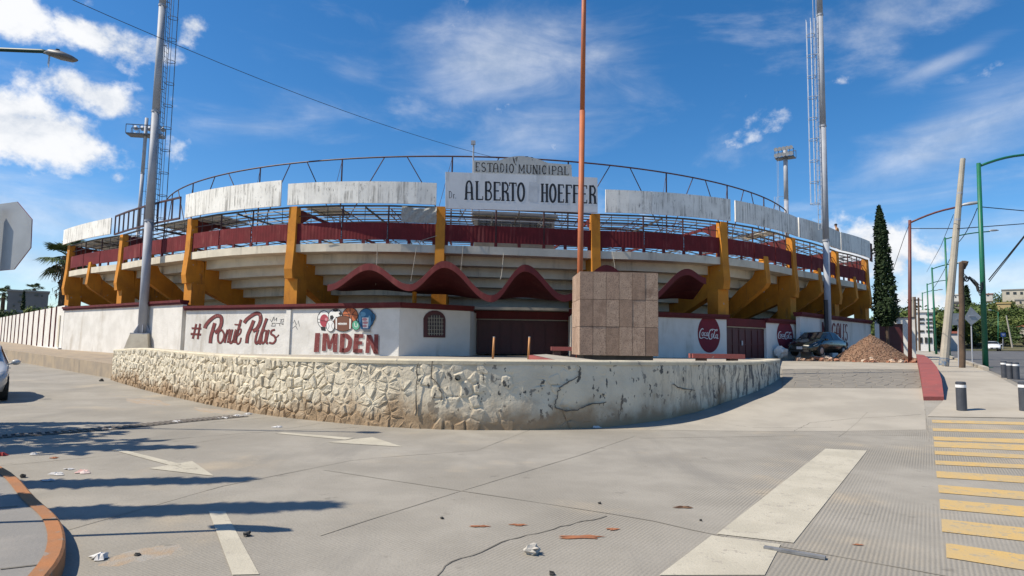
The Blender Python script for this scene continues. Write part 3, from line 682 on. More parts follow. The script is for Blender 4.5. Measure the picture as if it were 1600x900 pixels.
tag(mb.build('terrace', M_SIDEWALK), 'raised concrete terrace behind the retaining wall', kind='structure')
# low dusty pavement along the left road
def lowz(x, y): return .62 + .012 * max(0, -15 - x)
mb = MB(); FE = [V2(-15.7, 25.9), V2(-36, 44.9), V2(-70, 77)]; BE = [V2(-18.8, 37.2), V2(-34.5, 49.9), V2(-70, 86)]
strip(mb, FE, BE, 0, 2, 1.5, z=lowz); tag(mb.build('raised_pavement', M_DUST), 'dusty raised pavement along the left road', kind='structure')
mb = MB(); F2 = resample(FE, 1.5)
for a, b in zip(F2, F2[1:]): mb.add([Vector((a.x, a.y, gz(a.x, a.y) - .2)), Vector((b.x, b.y, gz(b.x, b.y) - .2)), Vector((b.x, b.y, lowz(b.x, b.y) + .002)), Vector((a.x, a.y, lowz(a.x, a.y) + .002))], [(3, 2, 1, 0)])
tag(mb.build('pavement_edge', M_DUST), 'stained concrete edge of the raised pavement', kind='structure')

# ================================================================== STADIUM
COLS = [V2(p[0], p[1]) for p in [(-34.57, 49.43), (-27.09, 43.85), (-19.24, 37.63), (-11.78, 33.74), (-3.81, 33.15), (4.5, 34.3), (12.03, 36.02), (18.14, 40.87), (23.64, 46.16), (28.04, 50.15)]]
NC = len(COLS)
def _nrm(a, b): d = (b - a).normalized(); return V2(d.y, -d.x)
BN = [_nrm(COLS[i], COLS[i + 1]) for i in range(NC - 1)]
CN = [BN[0]] + [(BN[i - 1] + BN[i]).normalized() for i in range(1, NC - 1)] + [BN[-1]]
BULGE = [.2, .2, .35, .45, .1, .4, .35, .2, .15]
def sta(k, s, d, z, bul=1.0):       # station s along bay k, d metres inwards of the column faces
    n = CN[k].lerp(CN[k + 1], s).normalized()
    return COLS[k].lerp(COLS[k + 1], s) + BN[k] * (BULGE[k] * 4 * s * (1 - s) * bul) - n * d + Vector((0, 0, z))
def bay(mb, k, prof, s0=0.0, s1=1.0, seg=4, bul=1.0):     # sweep a (d, z) profile along a bay
    n = len(prof); rows = [[sta(k, lerp(s0, s1, i / seg), d, z, bul) for d, z in prof] for i in range(seg + 1)]
    vs = [p for r in rows for p in r]
    fs = [(i * n + j, i * n + (j + 1) % n, (i + 1) * n + (j + 1) % n, (i + 1) * n + j) for i in range(seg) for j in range(n)]
    return mb.add(vs, fs + [tuple(range(n))[::-1], tuple(range(seg * n, seg * n + n))])
def rect(d0, d1, z0, z1): return [(d0, z0), (d1, z0), (d1, z1), (d0, z1)]
def colpoly(mb, k, prof, w, s=None):      # extrude a (d, z) profile across a column
    if s is None: c, n = COLS[k], CN[k]
    else: c, n = sta(k, s, 0, 0), CN[k].lerp(CN[k + 1], s).normalized()
    t = V2(-n.y, n.x) * w; return mb.prism([c - n * d + Vector((0, 0, z)) - t / 2 for d, z in prof], t)
ST = thing('stadium', (-2, 50, TZ), 'concrete baseball stadium with ochre columns and maroon parapets behind white walls', 'stadium')
RUN, RISE, ZB = .86, .50, 6.42
def build_stadium():
    for k in range(NC):
        wl, wu = .78, .36
        mb = MB(); colpoly(mb, k, [(.12, .2), (.98, .2), (.98, 5.0), (.12, 5.0)], wl); mb.build('column', M_OCHRE, ST)
        mb = MB(); colpoly(mb, k, [(-.12, 5.001), (1.0, 5.001), (.9, 6.3), (.42, 6.9), (.36, 8.88), (.0, 8.88), (-.06, 7.0), (-.2, 5.5)], wu + .12); mb.build('roof_post', M_OCHRE, ST)
        st = []; d, z = .96, ZB + .15
        for i in range(8): st += [(d, z), (d + RUN - .1, z)]; d += RUN if i else RUN - .1; z -= RISE
        low = [(d, max(1.0, z + .1)), (d - .7, max(1.0, z - .35)), (.99, 4.65)]
        mb = MB(); colpoly(mb, k, st + low, .5); mb.build('raker_beam', M_OCHRE, ST)
        mb = MB(); colpoly(mb, k, [(4.6, .8), (5.2, .8), (5.2, 3.6), (4.6, 3.9)], .55); mb.build('column', M_OCHRE, ST)
        mb = MB(); colpoly(mb, k, [(.37, 7.85), (.37, 8.84), (9.2, 8.40), (9.2, 8.26), (1.7, 8.60)], .10); mb.build('roof_girder', M_MAROON, ST)
    for k, s in [(0, .5), (1, .47), (7, .5), (8, .5), (6, .5)]:
        mb = MB(); colpoly(mb, k, [(-.1, 5.6), (.1, 5.35), (3.6, 3.1), (3.9, 3.6), (1.8, 5.4), (.9, 6.0), (.6, 6.55), (.35, 7.2), (.05, 7.25)], .42, s); mb.build('bracket', M_OCHRE, ST)
    for k in range(NC - 1):
        mb = MB(); bay(mb, k, rect(.06, 1.15, ZB, ZB + .42)); mb.build('balcony_slab', M_TIER, ST)
        for i in range(1, 11):
            d, z = .2 + RUN * i, ZB - RISE * i
            mb = MB(); bay(mb, k, [(d, z), (d + RUN + .1, z), (d + RUN + .1, z + .10), (d + .12, z + .10), (d + .12, z + RISE + .04), (d, z + RISE + .04)]); mb.build('tier_slab', M_TIER, ST)
        for a, b in ((.03, .345), (.355, .655), (.665, .97)):
            mb = MB(); n = 26                               # ribbed sheet
            pr = []
            for i in range(n + 1):
                s = lerp(a, b, i / n); dd = -.0 + (.008 if i % 2 else 0)
                pr.append((s, dd))
            vs = []
            for s, dd in pr: vs += [sta(k, s, .10 + dd, 7.06), sta(k, s, .10 + dd, 7.96), sta(k, s, .16, 7.96), sta(k, s, .16, 7.06)]
            mb.add(vs, [(i * 4 + j, i * 4 + (j + 1) % 4, (i + 1) * 4 + (j + 1) % 4, (i + 1) * 4 + j) for i in range(n) for j in range(4)] + [(3, 2, 1, 0), (n * 4, n * 4 + 1, n * 4 + 2, n * 4 + 3)])
            mb.build('parapet_panel', M_MAROON_SHEET, ST)
        for s in (.04, .2, .35, .5, .66, .8, .96):
            mb = MB(); c = sta(k, s, .13, 6.95); dd = BN[k]; mb.box(c, (.16, .07, .23), math.atan2(BN[k].x, -BN[k].y)); mb.build('parapet_foot', M_MAROON, ST)
        for s in (.35, .66):
            mb = MB(); mb.tube([sta(k, s, .2, 6.84), sta(k, s, .2, 8.9)], .045, 6); mb.build('parapet_post', M_DARKSTEEL, ST)
        for s in (.12, .24, .5, .78, .9):
            mb = MB(); mb.tube([sta(k, s, .24, 7.9), sta(k, s, .24, 8.85)], .018, 5); mb.build('railing_rod', M_BLACKSTEEL, ST)
        mb = MB(); bay(mb, k, rect(.22, .26, 8.36, 8.40), seg=3); mb.build('railing_bar', M_DARKSTEEL, ST)
        for s in (.33, .67):                                # light lattice girders under the roof
            n = 9; T = [sta(k, s, .3 + 9.0 * i / n, 8.74 - .05 * i) for i in range(n + 1)]; mb = MB()
            for i in range(n):
                lo = Vector((0, 0, -.34)); mb.beam(T[i], T[i + 1], .035, .035); mb.beam(T[i] + lo, T[i + 1] + lo, .035, .035); mb.beam(T[i] + (lo if i % 2 else Vector()), T[i + 1] + (Vector() if i % 2 else lo), .022, .022)
            tag(mb.build('lattice_girder', M_DARKSTEEL if k % 2 else M_PURLIN, ST), kind='stuff')
        mb = MB(); bay(mb, k, rect(7.4, 7.6, .9, 3.3)); mb.build('inner_wall', M_GREYWALL, ST)
        # roof steel
        for i in range(1, 17):
            d = .58 * i; z = 8.80 - .05 * d
            mb = MB(); bay(mb, k, rect(d, d + .06, z, z + .065), seg=3); mb.build('purlin', (M_GALVL if i % 3 == 1 else M_PURLIN) if i % 3 else M_BLACKSTEEL, ST)
        mb = MB(); mb.beam(sta(k, .5, .3, 8.80), sta(k, .5, 9.2, 8.30), .05, .10); mb.build('rafter', M_BLACKSTEEL, ST)
        for s in (.12, .82):
            mb = MB(); mb.beam(sta(k, s, .3, 8.76), sta(k, s + .14, 9.0, 8.28), .03, .03); mb.build('tie_rod', M_BLACKSTEEL, ST)
        mb = MB(); bay(mb, k, rect(.02, .12, 8.80, 8.88), seg=3); mb.build('eaves_rail', M_BLACKSTEEL, ST)
    # weathered roof sheets that are left on parts of the roof
    for k, a, b in [(0, .0, 1), (2, .0, .30), (3, .05, .30), (1, .55, 1), (6, .60, .78)]:
        dd = 2.4 if k else 4; mb = MB(); bay(mb, k, [(.3, 8.905), (dd, 8.905 - .05 * dd), (dd, 8.93 - .05 * dd), (.3, 8.93)], a, b); mb.build('roof_sheet', M_FASCIA, ST)
    # white fascia panels
    def fascia(k, s0, s1, z0, z1, cuts=2, dz0=0, dz1=0):
        for c in range(cuts):
            a, b = lerp(s0, s1, c / cuts), lerp(s0, s1, (c + 1) / cuts) - .002; mb = MB(); n = 4
            rows = []
            for i in range(n + 1):
                s = lerp(a, b, i / n); q = lerp(dz0, dz1, (s - s0) / (s1 - s0)); rows += [sta(k, s, -.30, z0 + q), sta(k, s, -.30, z1 + q), sta(k, s, -.22, z1 + q), sta(k, s, -.22, z0 + q)]
            mb.add(rows, [(i * 4 + j, (i + 1) * 4 + j, (i + 1) * 4 + (j + 1) % 4, i * 4 + (j + 1) % 4) for i in range(n) for j in range(4)] + [(0, 1, 2, 3), (n * 4 + 3, n * 4 + 2, n * 4 + 1, n * 4)])
            mb.build('fascia_panel', M_FASCIA, ST)
    fascia(0, -.06, .90, 8.95, 10.1); fascia(2, -.01, .93, 8.88, 10.28); fascia(3, -.02, .975, 8.90, 10.05); fascia(5, .055, 1.03, 8.9, 10.15, 3); fascia(6, .08, 1.0, 8.92, 10.15); fascia(7, .02, .98, 8.92, 10.2); fascia(8, .0, .96, 8.92, 10.25)
    # bare frame where the panel is gone
    for i in range(12):
        s = lerp(-.07, .93, i / 11); mb = MB(); mb.beam(sta(1, s, -.26, 8.9), sta(1, s, -.26, 10.2), .07, .07); mb.build('fascia_stud', M_DARKSTEEL, ST)
    for z in (8.92, 10.2): mb = MB(); bay(mb, 1, rect(-.31, -.21, z - .05, z + .05), -.07, .93); mb.build('fascia_rail', M_DARKSTEEL, ST)
    for i in range(4):
        s = .965 + i * .035; mb = MB(); mb.beam(sta(8, s, -.26, 8.7), sta(8, s, -.26, 10.15), .06, .06); mb.build('fascia_stud', M_DARKSTEEL, ST)
    for z in (8.75, 9.4, 10.1): mb = MB(); bay(mb, 8, rect(-.3, -.22, z - .03, z + .03), .96, 1.08, 2); mb.build('fascia_rail', M_DARKSTEEL, ST)
    # ring truss on the inner roof edge
    RC, RR, RZ = V2(-3.2, 71.5), 31.8, 13.55
    def ring(th, z): return Vector((RC.x + RR * math.sin(th), RC.y - RR * math.cos(th), z))
    def ring_px(pxx, z):
        lo, hi = -.95, .95
        f = lambda th: (lambda p: 800 + F * (p - CP).dot(CR) / (p - CP).dot(FW))(ring(th, z))
        for _ in range(50):
            m = (lo + hi) / 2
            if f(m) < pxx: lo = m
            else: hi = m
        return (lo + hi) / 2
    posts = [ring_px(u, RZ) for u in (302, 407, 535, 707, 888, 1041, 1136)]; posts = [posts[0] - .26] + [posts[0] - .0] + posts[1:] + [posts[-1] + .17, posts[-1] + .36]
    for a, b in zip(posts, posts[1:]):
        n = 8; mb = MB(); zz = lambda t: RZ - .0 * t
        mb.tube([ring(lerp(a, b, i / n), RZ) for i in range(n + 1)], .05, 6); mb.build('ring_pipe', M_DARKSTEEL, ST)
        for f0, f1 in ((.06, .40), (.94, .60)):
            mb = MB(); mb.tube([ring(lerp(a, b, f0), 9.4), ring(lerp(a, b, f1), RZ)], .034, 5); mb.build('ring_brace', M_DARKSTEEL, ST)
        mb = MB(); mb.tube([ring(a, RZ - .05), ring(lerp(a, b, -.12), 9.8)], .014, 4); mb.build('stay_wire', M_DARKSTEEL, ST)
    for a in posts:
        mb = MB(); mb.tube([ring(a, 8.2), ring(a, RZ)], .05, 6); mb.build('ring_post', M_DARKSTEEL, ST)
    for a, b in zip(posts, posts[1:]):
        mb = MB(); mb.tube([ring(lerp(a, b, i / 6), 9.35) for i in range(7)], .05, 6); mb.build('ring_pipe', M_DARKSTEEL, ST)
    # press box above the entrance
    p = lambda s, d, z: sta(4, s, d, z)
    mb = MB(); bay(mb, 4, rect(2.9, 5.4, 6.3, 7.55), .22, .80, 2); mb.build('press_box_base', M_GREYWALL, ST)
    mb = MB(); bay(mb, 4, rect(2.7, 5.6, 9.05, 9.3), .20, .82, 2); mb.build('press_box_roof', M_GREYWALL, ST)
    for s in (.225, .79):
        mb = MB(); bay(mb, 4, rect(2.9, 5.4, 7.55, 9.05), s - .012, s + .012, 1); mb.build('press_box_wall', M_GREYWALL, ST)
    mb = MB(); bay(mb, 4, rect(5.3, 5.4, 8.2, 9.05), .23, .785, 2); mb.build('press_box_wall', M_GREYWALL, ST)
    ss = [.24, .30, .36, .41, .48, .55, .62, .67, .73, .78]
    for i, s in enumerate(ss):
        mb = MB(); mb.beam(p(s, 2.95, 7.55), p(s, 2.95, 9.05), .05, .05); mb.build('window_mullion', M_PALE if 3 <= i <= 5 else M_BLACKSTEEL, ST)
    mg = mat('hazy_window_glass', (.45, .5, .55), None, rough=.15); nt = mg.node_tree; b = nt.nodes['Principled BSDF']; b.inputs['Alpha'].default_value = .28
    for i, (a, c) in enumerate(zip(ss, ss[1:])):
        mb = MB(); mb.add([p(a, 2.96, 7.58), p(c, 2.96, 7.58), p(c, 2.96, 9.02), p(a, 2.96, 9.02)], [(0, 1, 2, 3)]); mb.build('window_pane', mg, ST)
    # dangling cables on the underside of the stands
    for a, b in [((3, .25, .0, 6.9), (3, .98, -.1, 7.3)), ((4, .4, .0, 6.5), (4, .36, -2.0, 4.9)), ((3, .6, 0., 6.8), (3, .62, -.6, 4.6))]:
        A, B = sta(*a), sta(*b); pts = [A.lerp(B, t / 6) - Vector((0, 0, .5 * math.sin(math.pi * t / 6))) for t in range(7)]
        mb = MB(); mb.tube(pts, .014, 4); mb.build('loose_cable', M_PALE, ST)
build_stadium()
# sagging cloth hung in the opening beside the sign
mb = MB(); n, m = 16, 10
vs = []
for i in range(n + 1):
    for j in range(m + 1):
        s = .75 + .225 * i / n; sag = .22 * math.sin(math.pi * i / n); z = lerp(8.86, 7.97, j / m) - sag * max(0, 1 - j / 4) * .6
        vs.append(sta(3, s, -.02 + .05 * math.sin(i * 1.3 + j * .9) - .05 * math.sin(math.pi * j / m), z))
mb.add(vs, [(i * (m + 1) + j, i * (m + 1) + j + 1, (i + 1) * (m + 1) + j + 1, (i + 1) * (m + 1) + j) for i in range(n) for j in range(m)])
tag(mb.build('shade_cloth', mat('grey_mesh_cloth', (.40, .39, .36), (.30, .295, .28), 9, .95), smooth=True), 'grey mesh cloth sagging in the gap left of the name sign', 'cloth')

# wave-shaped entrance canopy
def build_canopy():
    ctrl = [(512, 4.35, 30.4), (575, 5.30, 29.6), (640, 4.30, 29.0), (693, 5.36, 28.7), (768, 3.82, 28.5), (820, 5.24, 28.6), (882, 3.92, 28.9), (948, 5.38, 29.4), (1012, 4.05, 30.2), (1075, 5.50, 31.3), (1103, 5.12, 31.8)]
    root = thing('entrance_canopy', (0, 30, TZ), 'maroon wave-shaped concrete canopy shell over the stadium entrance', 'canopy')
    fr, bk = [], []
    for i in range(len(ctrl) - 1):
        (u0, z0, D0), (u1, z1, D1) = ctrl[i], ctrl[i + 1]; n = 12
        for j in range(n + (i == len(ctrl) - 2)):
            t = j / n; e = (1 - math.cos(math.pi * t)) / 2; u = lerp(u0, u1, t); D = lerp(D0, D1, t); z = lerp(z0, z1, e)
            x = ray(u, 450).x * D; fr.append(Vector((x, D, z)))
            bk.append(Vector((x * 1.06, D + 4.3, float(np.interp(u, [512, 620, 720, 900, 1103], [4.62, 4.5, 4.2, 4.2, 4.5])) + .10 * (z - 4.6))))
    m = 8; vs = []; n = len(fr)
    for a, b in zip(fr, bk):
        for k in range(m + 1):
            t = k / m; p = a.lerp(b, t); vs.append(p)
    lo = [p - Vector((0, 0, .14)) for p in vs]; o = len(vs)
    fs = [(i * (m + 1) + k, (i + 1) * (m + 1) + k, (i + 1) * (m + 1) + k + 1, i * (m + 1) + k + 1) for i in range(n - 1) for k in range(m)]
    fs += [tuple(o + q for q in f[::-1]) for f in fs]
    for i in range(n - 1):
        a, b = i * (m + 1), (i + 1) * (m + 1); fs.append((a, o + a, o + b, b)); a += m; b += m; fs.append((b, o + b, o + a, a))
    for k in range(m):
        fs.append((k + 1, o + k + 1, o + k, k)); q = (n - 1) * (m + 1) + k; fs.append((q, o + q, o + q + 1, q + 1))
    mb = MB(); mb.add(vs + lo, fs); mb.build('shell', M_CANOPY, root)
    mb = MB(); q = []
    for a, b in zip(fr, bk):
        f_ = (a - b); f_.z = 0; f_.normalize(); q += [a + f_ * .09 + Vector((0, 0, .05)), a + f_ * .09 - Vector((0, 0, .26)), a - f_ * .06 - Vector((0, 0, .26)), a - f_ * .06 + Vector((0, 0, .05))]
    mb.add(q, [(i * 4 + j, (i + 1) * 4 + j, (i + 1) * 4 + (j + 1) % 4, i * 4 + (j + 1) % 4) for i in range(n - 1) for j in range(4)] + [(0, 1, 2, 3), (n * 4 - 1, n * 4 - 2, n * 4 - 3, n * 4 - 4)]); mb.build('edge_beam', M_MAROON, root)
    for i in (2, 8):
        j = i * 12; p = fr[j].lerp(bk[j], .62); z = fr[j].lerp(bk[j], .62).z - .1
        mb = MB(); mb.tube([(p.x, p.y, TZ), (p.x, p.y, z)], .11, 10); mb.build('support_post', M_OCHRE, root)
    for u, zt in ((968 / 4 + 400, 6.8), (1274 / 4 + 400, 6.8), (965, 6.6)):
        p = at(u, 440, 31.5); mb = MB(); mb.tube([(p.x, p.y, 4.75), (p.x, p.y + 1.6, zt)], .009, 4); mb.build('hanger_rod', M_PALE, root)
build_canopy()

# painted walls
def wall(name, a, b, z0, z1, m, label, coping=True, th=.25, parent_cat='wall', ext=(.06, .06), cop_h=.26, base_z=None):
    d = (b - a).normalized(); n = V2(d.y, -d.x); root = thing(name, Vector((a.x, a.y, z0)), label, parent_cat)
    mb = MB(); mb.prism([Vector((a.x, a.y, z0)), Vector((b.x, b.y, z0)), Vector((b.x, b.y, z0)) - n * th, Vector((a.x, a.y, z0)) - n * th], (0, 0, z1 - z0)); mb.build('wall_panel', m, root)
    if coping:
        A, B = a - d * ext[0], b + d * ext[1]
        for (o0, o1, q0, q1) in ((.10, -th - .08, z1 + .001, z1 + cop_h * .45), (.17, -th - .12, z1 + cop_h * .45 + .001, z1 + cop_h)):
            mb = MB(); mb.prism([Vector((A.x, A.y, q0)) + n * o0, Vector((B.x, B.y, q0)) + n * o0, Vector((B.x, B.y, q0)) + n * o1, Vector((A.x, A.y, q0)) + n * o1], (0, 0, q1 - q0)); mb.build('coping', M_MAROON, root)
    return root, n
WA, NA = wall('forecourt_wall', WA0, WA1, .3, 3.72, M_PLASTER, 'plain white rendered wall behind the left floodlight mast', ext=(.1, -.02))
WB, NB = wall('mural_wall', WB0, WB1, .9, 3.36, M_PLASTER, 'white wall lettered in maroon script and sports emblem above the rubble wall', ext=(.1, .12), th=.3)
WC, NCc = wall('ticket_booth', WB1 + V2(.004, .004), WC1, .9, 3.36, M_WHITE, 'shaded white ticket booth wall with barred arched window', ext=(.0, .15), parent_cat='booth')
mb = MB(); d = V2(.1, 1).normalized(); side = V2(-2.1, 32.56); mb.prism([Vector((side.x, side.y, .9)) + V2(0, .02), Vector((side.x, side.y, .9)) + d * 2.6, Vector((side.x - .25, side.y + .05, .9)) + d * 2.6, Vector((side.x - .25, side.y + .05, .9))], (0, 0, 2.46)); mb.build('side_wall', M_WHITE, WC)
mb = MB(); mb.prism([Vector((WB1.x + .05, WB1.y + .3, 3.365)), Vector((WC1.x - .15, WC1.y + .15, 3.365)), Vector((-2.0, 35, 3.365)), Vector((-5.6, 35, 3.365))], (0, 0, .12)); mb.build('light_block_roof', M_GREYWALL, WC)  # unseen cover on the booth, added to keep light out
WD, ND = wall('sponsor_wall', WD0, WD1, .9, 3.27, M_WHITE, 'shaded white wall with large red roundel right of the stone monument', ext=(.1, .1))
mb = MB(); mb.prism([Vector((3.1, 31.95, .9)), Vector((3.1, 35.0, .9)), Vector((3.4, 35.0, .9)), Vector((3.4, 32.1, .9))], (0, 0, 2.36)); mb.build('side_wall', M_WHITE, WD)
WF, NF = wall('gate_pier', WE1, WF1, .9, 3.22, M_WHITE, 'short white pier with smaller red roundel beside the black car', ext=(.05, .1), parent_cat='wall')
WGr, NG = wall('lettered_wall', WG0, WG1, .8, 3.70, M_WHITE, 'long white wall with dark maroon lettering behind the black car', ext=(.12, .1))
# pilasters and rib on the mural wall
dB = (WB1 - WB0).normalized()
for pxx in (451,):
    p = onplane(pxx, 520, WB0, NB); mb = MB(); mb.box((p.x + NB.x * .02, p.y + NB.y * .02, 2.12), (.3, .12, 2.42), math.atan2(dB.y, dB.x)); mb.build('rib', M_PLASTER, WB)
# barred window of the booth
def build_booth_window():
    put = lambda u, v, o=.012: onplane(u, v, WB1, NCc, o)
    arch = [(661.5, 527), (661.5, 497)] + [(678.5 + 17 * math.cos(R_(a)), 500 - 15 * math.sin(R_(a))) for a in range(180, -1, -20)] + [(695.5, 499), (695, 527.5)]
    mb = MB(); mb.prism([put(*p, .005) for p in arch], NCc * .05); w = mb.build('window', M_GATE, WC)
    inn = [(667, 523.5), (667, 500)] + [(678.5 + 11.5 * math.cos(R_(a)), 501 - 10 * math.sin(R_(a))) for a in range(180, -1, -20)] + [(690.5, 501), (690.5, 523.5)]
    mb = MB(); fillpoly(mb, inn, lambda u, v: put(u, v, .058)); mb.build('window_pane', mat('dark_maroon_glass', (.03, .012, .014), None, rough=.3), w)
    for u in (669, 673, 677, 681, 685, 689): mb = MB(); mb.tube([put(u, 524, .10), put(u, 493 if 672 < u < 686 else 497, .10)], .016, 5); mb.build('bar', M_PALE, w)
    for v in (497, 503, 509, 515, 521): mb = MB(); mb.tube([put(667, v, .115), put(691, v + .4, .115)], .014, 5); mb.build('bar', M_PALE, w)
build_booth_window()

# gates
def build_gate(name, a, b, z0, z1, n_leaf, label, lintel):
    d = (b - a).normalized(); n = V2(d.y, -d.x); root = thing(name, Vector((a.x, a.y, z0)), label, 'gate'); L = (b - a).length; rz = math.atan2(d.y, d.x)
    for i in range(n_leaf):
        p0, p1 = a + d * (L * i / n_leaf + .01), a + d * (L * (i + 1) / n_leaf - .01); c = (p0 + p1) / 2
        mb = MB(); mb.box((c.x, c.y, (z0 + z1) / 2), ((p1 - p0).length, .05, z1 - z0), rz); leaf = mb.build('leaf', M_GATE, root)
        m = max(2, int((p1 - p0).length / .5)); mb = MB()
        for k in range(m + 1):
            q = p0.lerp(p1, k / m) + n * .04; mb.box((q.x, q.y, (z0 + z1) / 2), (.05, .035, z1 - z0 - .04), rz)
        for z in (z0 + .08, (z0 + z1) / 2, z1 - .08): q = c + n * .045; mb.box((q.x, q.y, z), ((p1 - p0).length - .04, .04, .06), rz)
        mb.build('leaf_frame', M_GATE, leaf)
    q = (a + b) / 2 + n * .1
    mb = MB(); mb.box((q.x, q.y, z1 + .03), (L * .98, .05, .05), rz); mb.build('top_rail', M_PALE, root)
    mb = MB(); q = (a + b) / 2; mb.box((q.x, q.y, z1 + .06 + lintel / 2), (L + .3, .4, lintel), rz); mb.build('lintel', M_MAROON, root)
    return root
build_gate('entrance_gate', V2(-1.85, 34.7), V2(3.08, 34.95), TZ, 3.02, 4, 'wide dark maroon main gate recessed under the canopy', .42)
mb = MB(); mb.prism([Vector((-2.1, 33.6, 3.52)), Vector((3.2, 33.6, 3.52)), Vector((3.2, 38, 3.52)), Vector((-2.1, 38, 3.52))], (0, 0, .14)); mb.build('recess_shade_slab', M_GREYWALL, bpy.data.objects['entrance_gate'])  # slab added over the gate recess to keep it dark
g2 = build_gate('side_gate', WD1 + V2(.05, .35), WE1 + V2(-.1, .2), 1.0, 2.86, 3, 'maroon sheet metal side gate between the two red roundels', .45)
q = WD1.lerp(WE1, .4); mb = MB(); mb.box((q.x, q.y + .18, 2.0), (.10, .05, .26), .6); mb.build('lock_plate', M_GALVL, g2)

# ------------------------------------------------------------------ lettering and murals on the walls
def mural(root, p0, n, name, m, draw, off=.006):
    mb = MB(); draw(mb, lambda u, v: onplane(u, v, p0, n, off)); return mb.build(name, m, root)
def zc(ox, oy, k): return lambda l: [(ox + x / k, oy + y / k) for x, y in l]
Z = zc(290, 475, 10.0)
SCRIPT = [([(165, 310), (140, 420), (110, 540)], 26), ([(226, 306), (205, 430), (188, 548)], 26), ([(95, 376), (246, 382)], 24), ([(80, 464), (242, 476)], 26),
  ([(300, 378), (325, 318), (400, 235), (480, 185), (545, 195), (562, 255), (550, 335), (510, 405), (455, 448)], 46), ([(455, 295), (425, 400), (395, 510), (385, 612)], 44),
  ([(560, 398), (512, 450), (505, 560), (540, 608), (582, 560), (600, 470), (560, 398)], 24), ([(655, 398), (630, 500), (608, 606)], 28), ([(615, 540), (660, 430), (690, 405), (675, 500), (655, 605)], 24),
  ([(730, 395), (705, 500), (690, 590), (712, 608), (745, 560)], 26), ([(785, 395), (755, 500), (738, 604)], 24), ([(865, 242), (825, 390), (790, 520), (775, 610)], 32), ([(765, 318), (868, 326)], 18),
  ([(800, 505), (855, 450), (862, 390), (825, 408), (792, 520), (805, 618), (845, 600), (866, 525)], 20),
  ([(915, 296), (955, 240), (1040, 175), (1110, 145), (1160, 165), (1173, 235), (1152, 315), (1110, 385), (1050, 422)], 46), ([(1065, 255), (1020, 370), (970, 490), (955, 612)], 44),
  ([(1135, 395), (1100, 510), (1090, 590), (1112, 618), (1140, 570)], 28), ([(1268, 222), (1215, 370), (1165, 520), (1150, 600), (1180, 612)], 36), ([(1245, 402), (1205, 440), (1185, 560), (1205, 615), (1240, 560), (1262, 405)], 24),
  ([(1300, 400), (1275, 510), (1262, 600), (1290, 612)], 26), ([(1395, 400), (1345, 415), (1335, 465), (1385, 500), (1405, 560), (1365, 612), (1305, 600)], 26), ([(1400, 520), (1430, 510), (1456, 478)], 15)]
def d_script(k, dx=0, dy=0):
    def f(mb, put):
        for pts, w in SCRIPT: ribbon(mb, [(x + dx, y + dy) for x, y in Z(pts)], w / 10 * k, put)
    return f
mural(WB, WB0, NB, 'script_outline', M_MDARK, d_script(1.38, .25, .35), .005)
mural(WB, WB0, NB, 'script_lettering', M_MURAL, d_script(1.0), .009)
def d_scrib(mb, put):
    for l in [[(1320, 240), (1345, 280), (1365, 230), (1380, 200), (1385, 260), (1410, 240), (1425, 215), (1420, 270)], [(1345, 300), (1400, 300), (1400, 345), (1340, 345), (1365, 300)], [(1410, 300), (1535, 310)], [(1475, 250), (1535, 235), (1530, 280), (1480, 285), (1505, 245)], [(1465, 300), (1475, 345)], [(1500, 310), (1530, 325)]]: ribbon(mb, Z(l), .7, put, False)
    for l in [[(458, 505), (460, 500), (463, 508), (466, 501), (468, 510)], [(457, 513), (462, 509), (465, 515)]]: ribbon(mb, l, .6, put, False)
mural(WB, WB0, NB, 'graffiti_scribble', M_MDARK, d_scrib, .10 if False else .006)
Y = zc(480, 475, 10.585)
def d_imden(dx=0, dy=0):
    def f(mb, put):
        S = lambda l: [(x + dx, y + dy) for x, y in Y(l)]
        fillpoly(mb, S([(135, 480), (215, 480), (195, 795), (110, 795)]), put)
        for l in ([(258, 485), (330, 485), (310, 775), (243, 775)], [(508, 488), (430, 488), (425, 795), (495, 795)], [(300, 487), (345, 487), (385, 640), (370, 745), (345, 745)], [(470, 490), (430, 490), (375, 630), (368, 745), (392, 745)]): fillpoly(mb, S(l), put)
        ribbon(mb, S([(588, 490), (570, 800)]), 7.6, put, False); ribbon(mb, S([(585, 523), (650, 525), (705, 580), (708, 660), (685, 735), (640, 766), (570, 768)]), 6.6, put)
        ribbon(mb, S([(822, 495), (795, 802)]), 7.6, put, False)
        for l, w in (([(790, 525), (930, 530)], 6), ([(800, 640), (912, 645)], 5.2), ([(770, 772), (916, 776)], 6)): ribbon(mb, S(l), w, put, False)
        for l in ([(985, 510), (1055, 510), (1030, 810), (962, 808)], [(1110, 500), (1180, 500), (1172, 825), (1105, 822)], [(985, 510), (1060, 510), (1172, 825), (1100, 822)]): fillpoly(mb, S(l), put)
    return f
mural(WB, WB0, NB, 'block_shadow', M_MSHADE, d_imden(2.0, 2.2), .005)
mural(WB, WB0, NB, 'block_lettering', M_MURAL, d_imden(), .009)
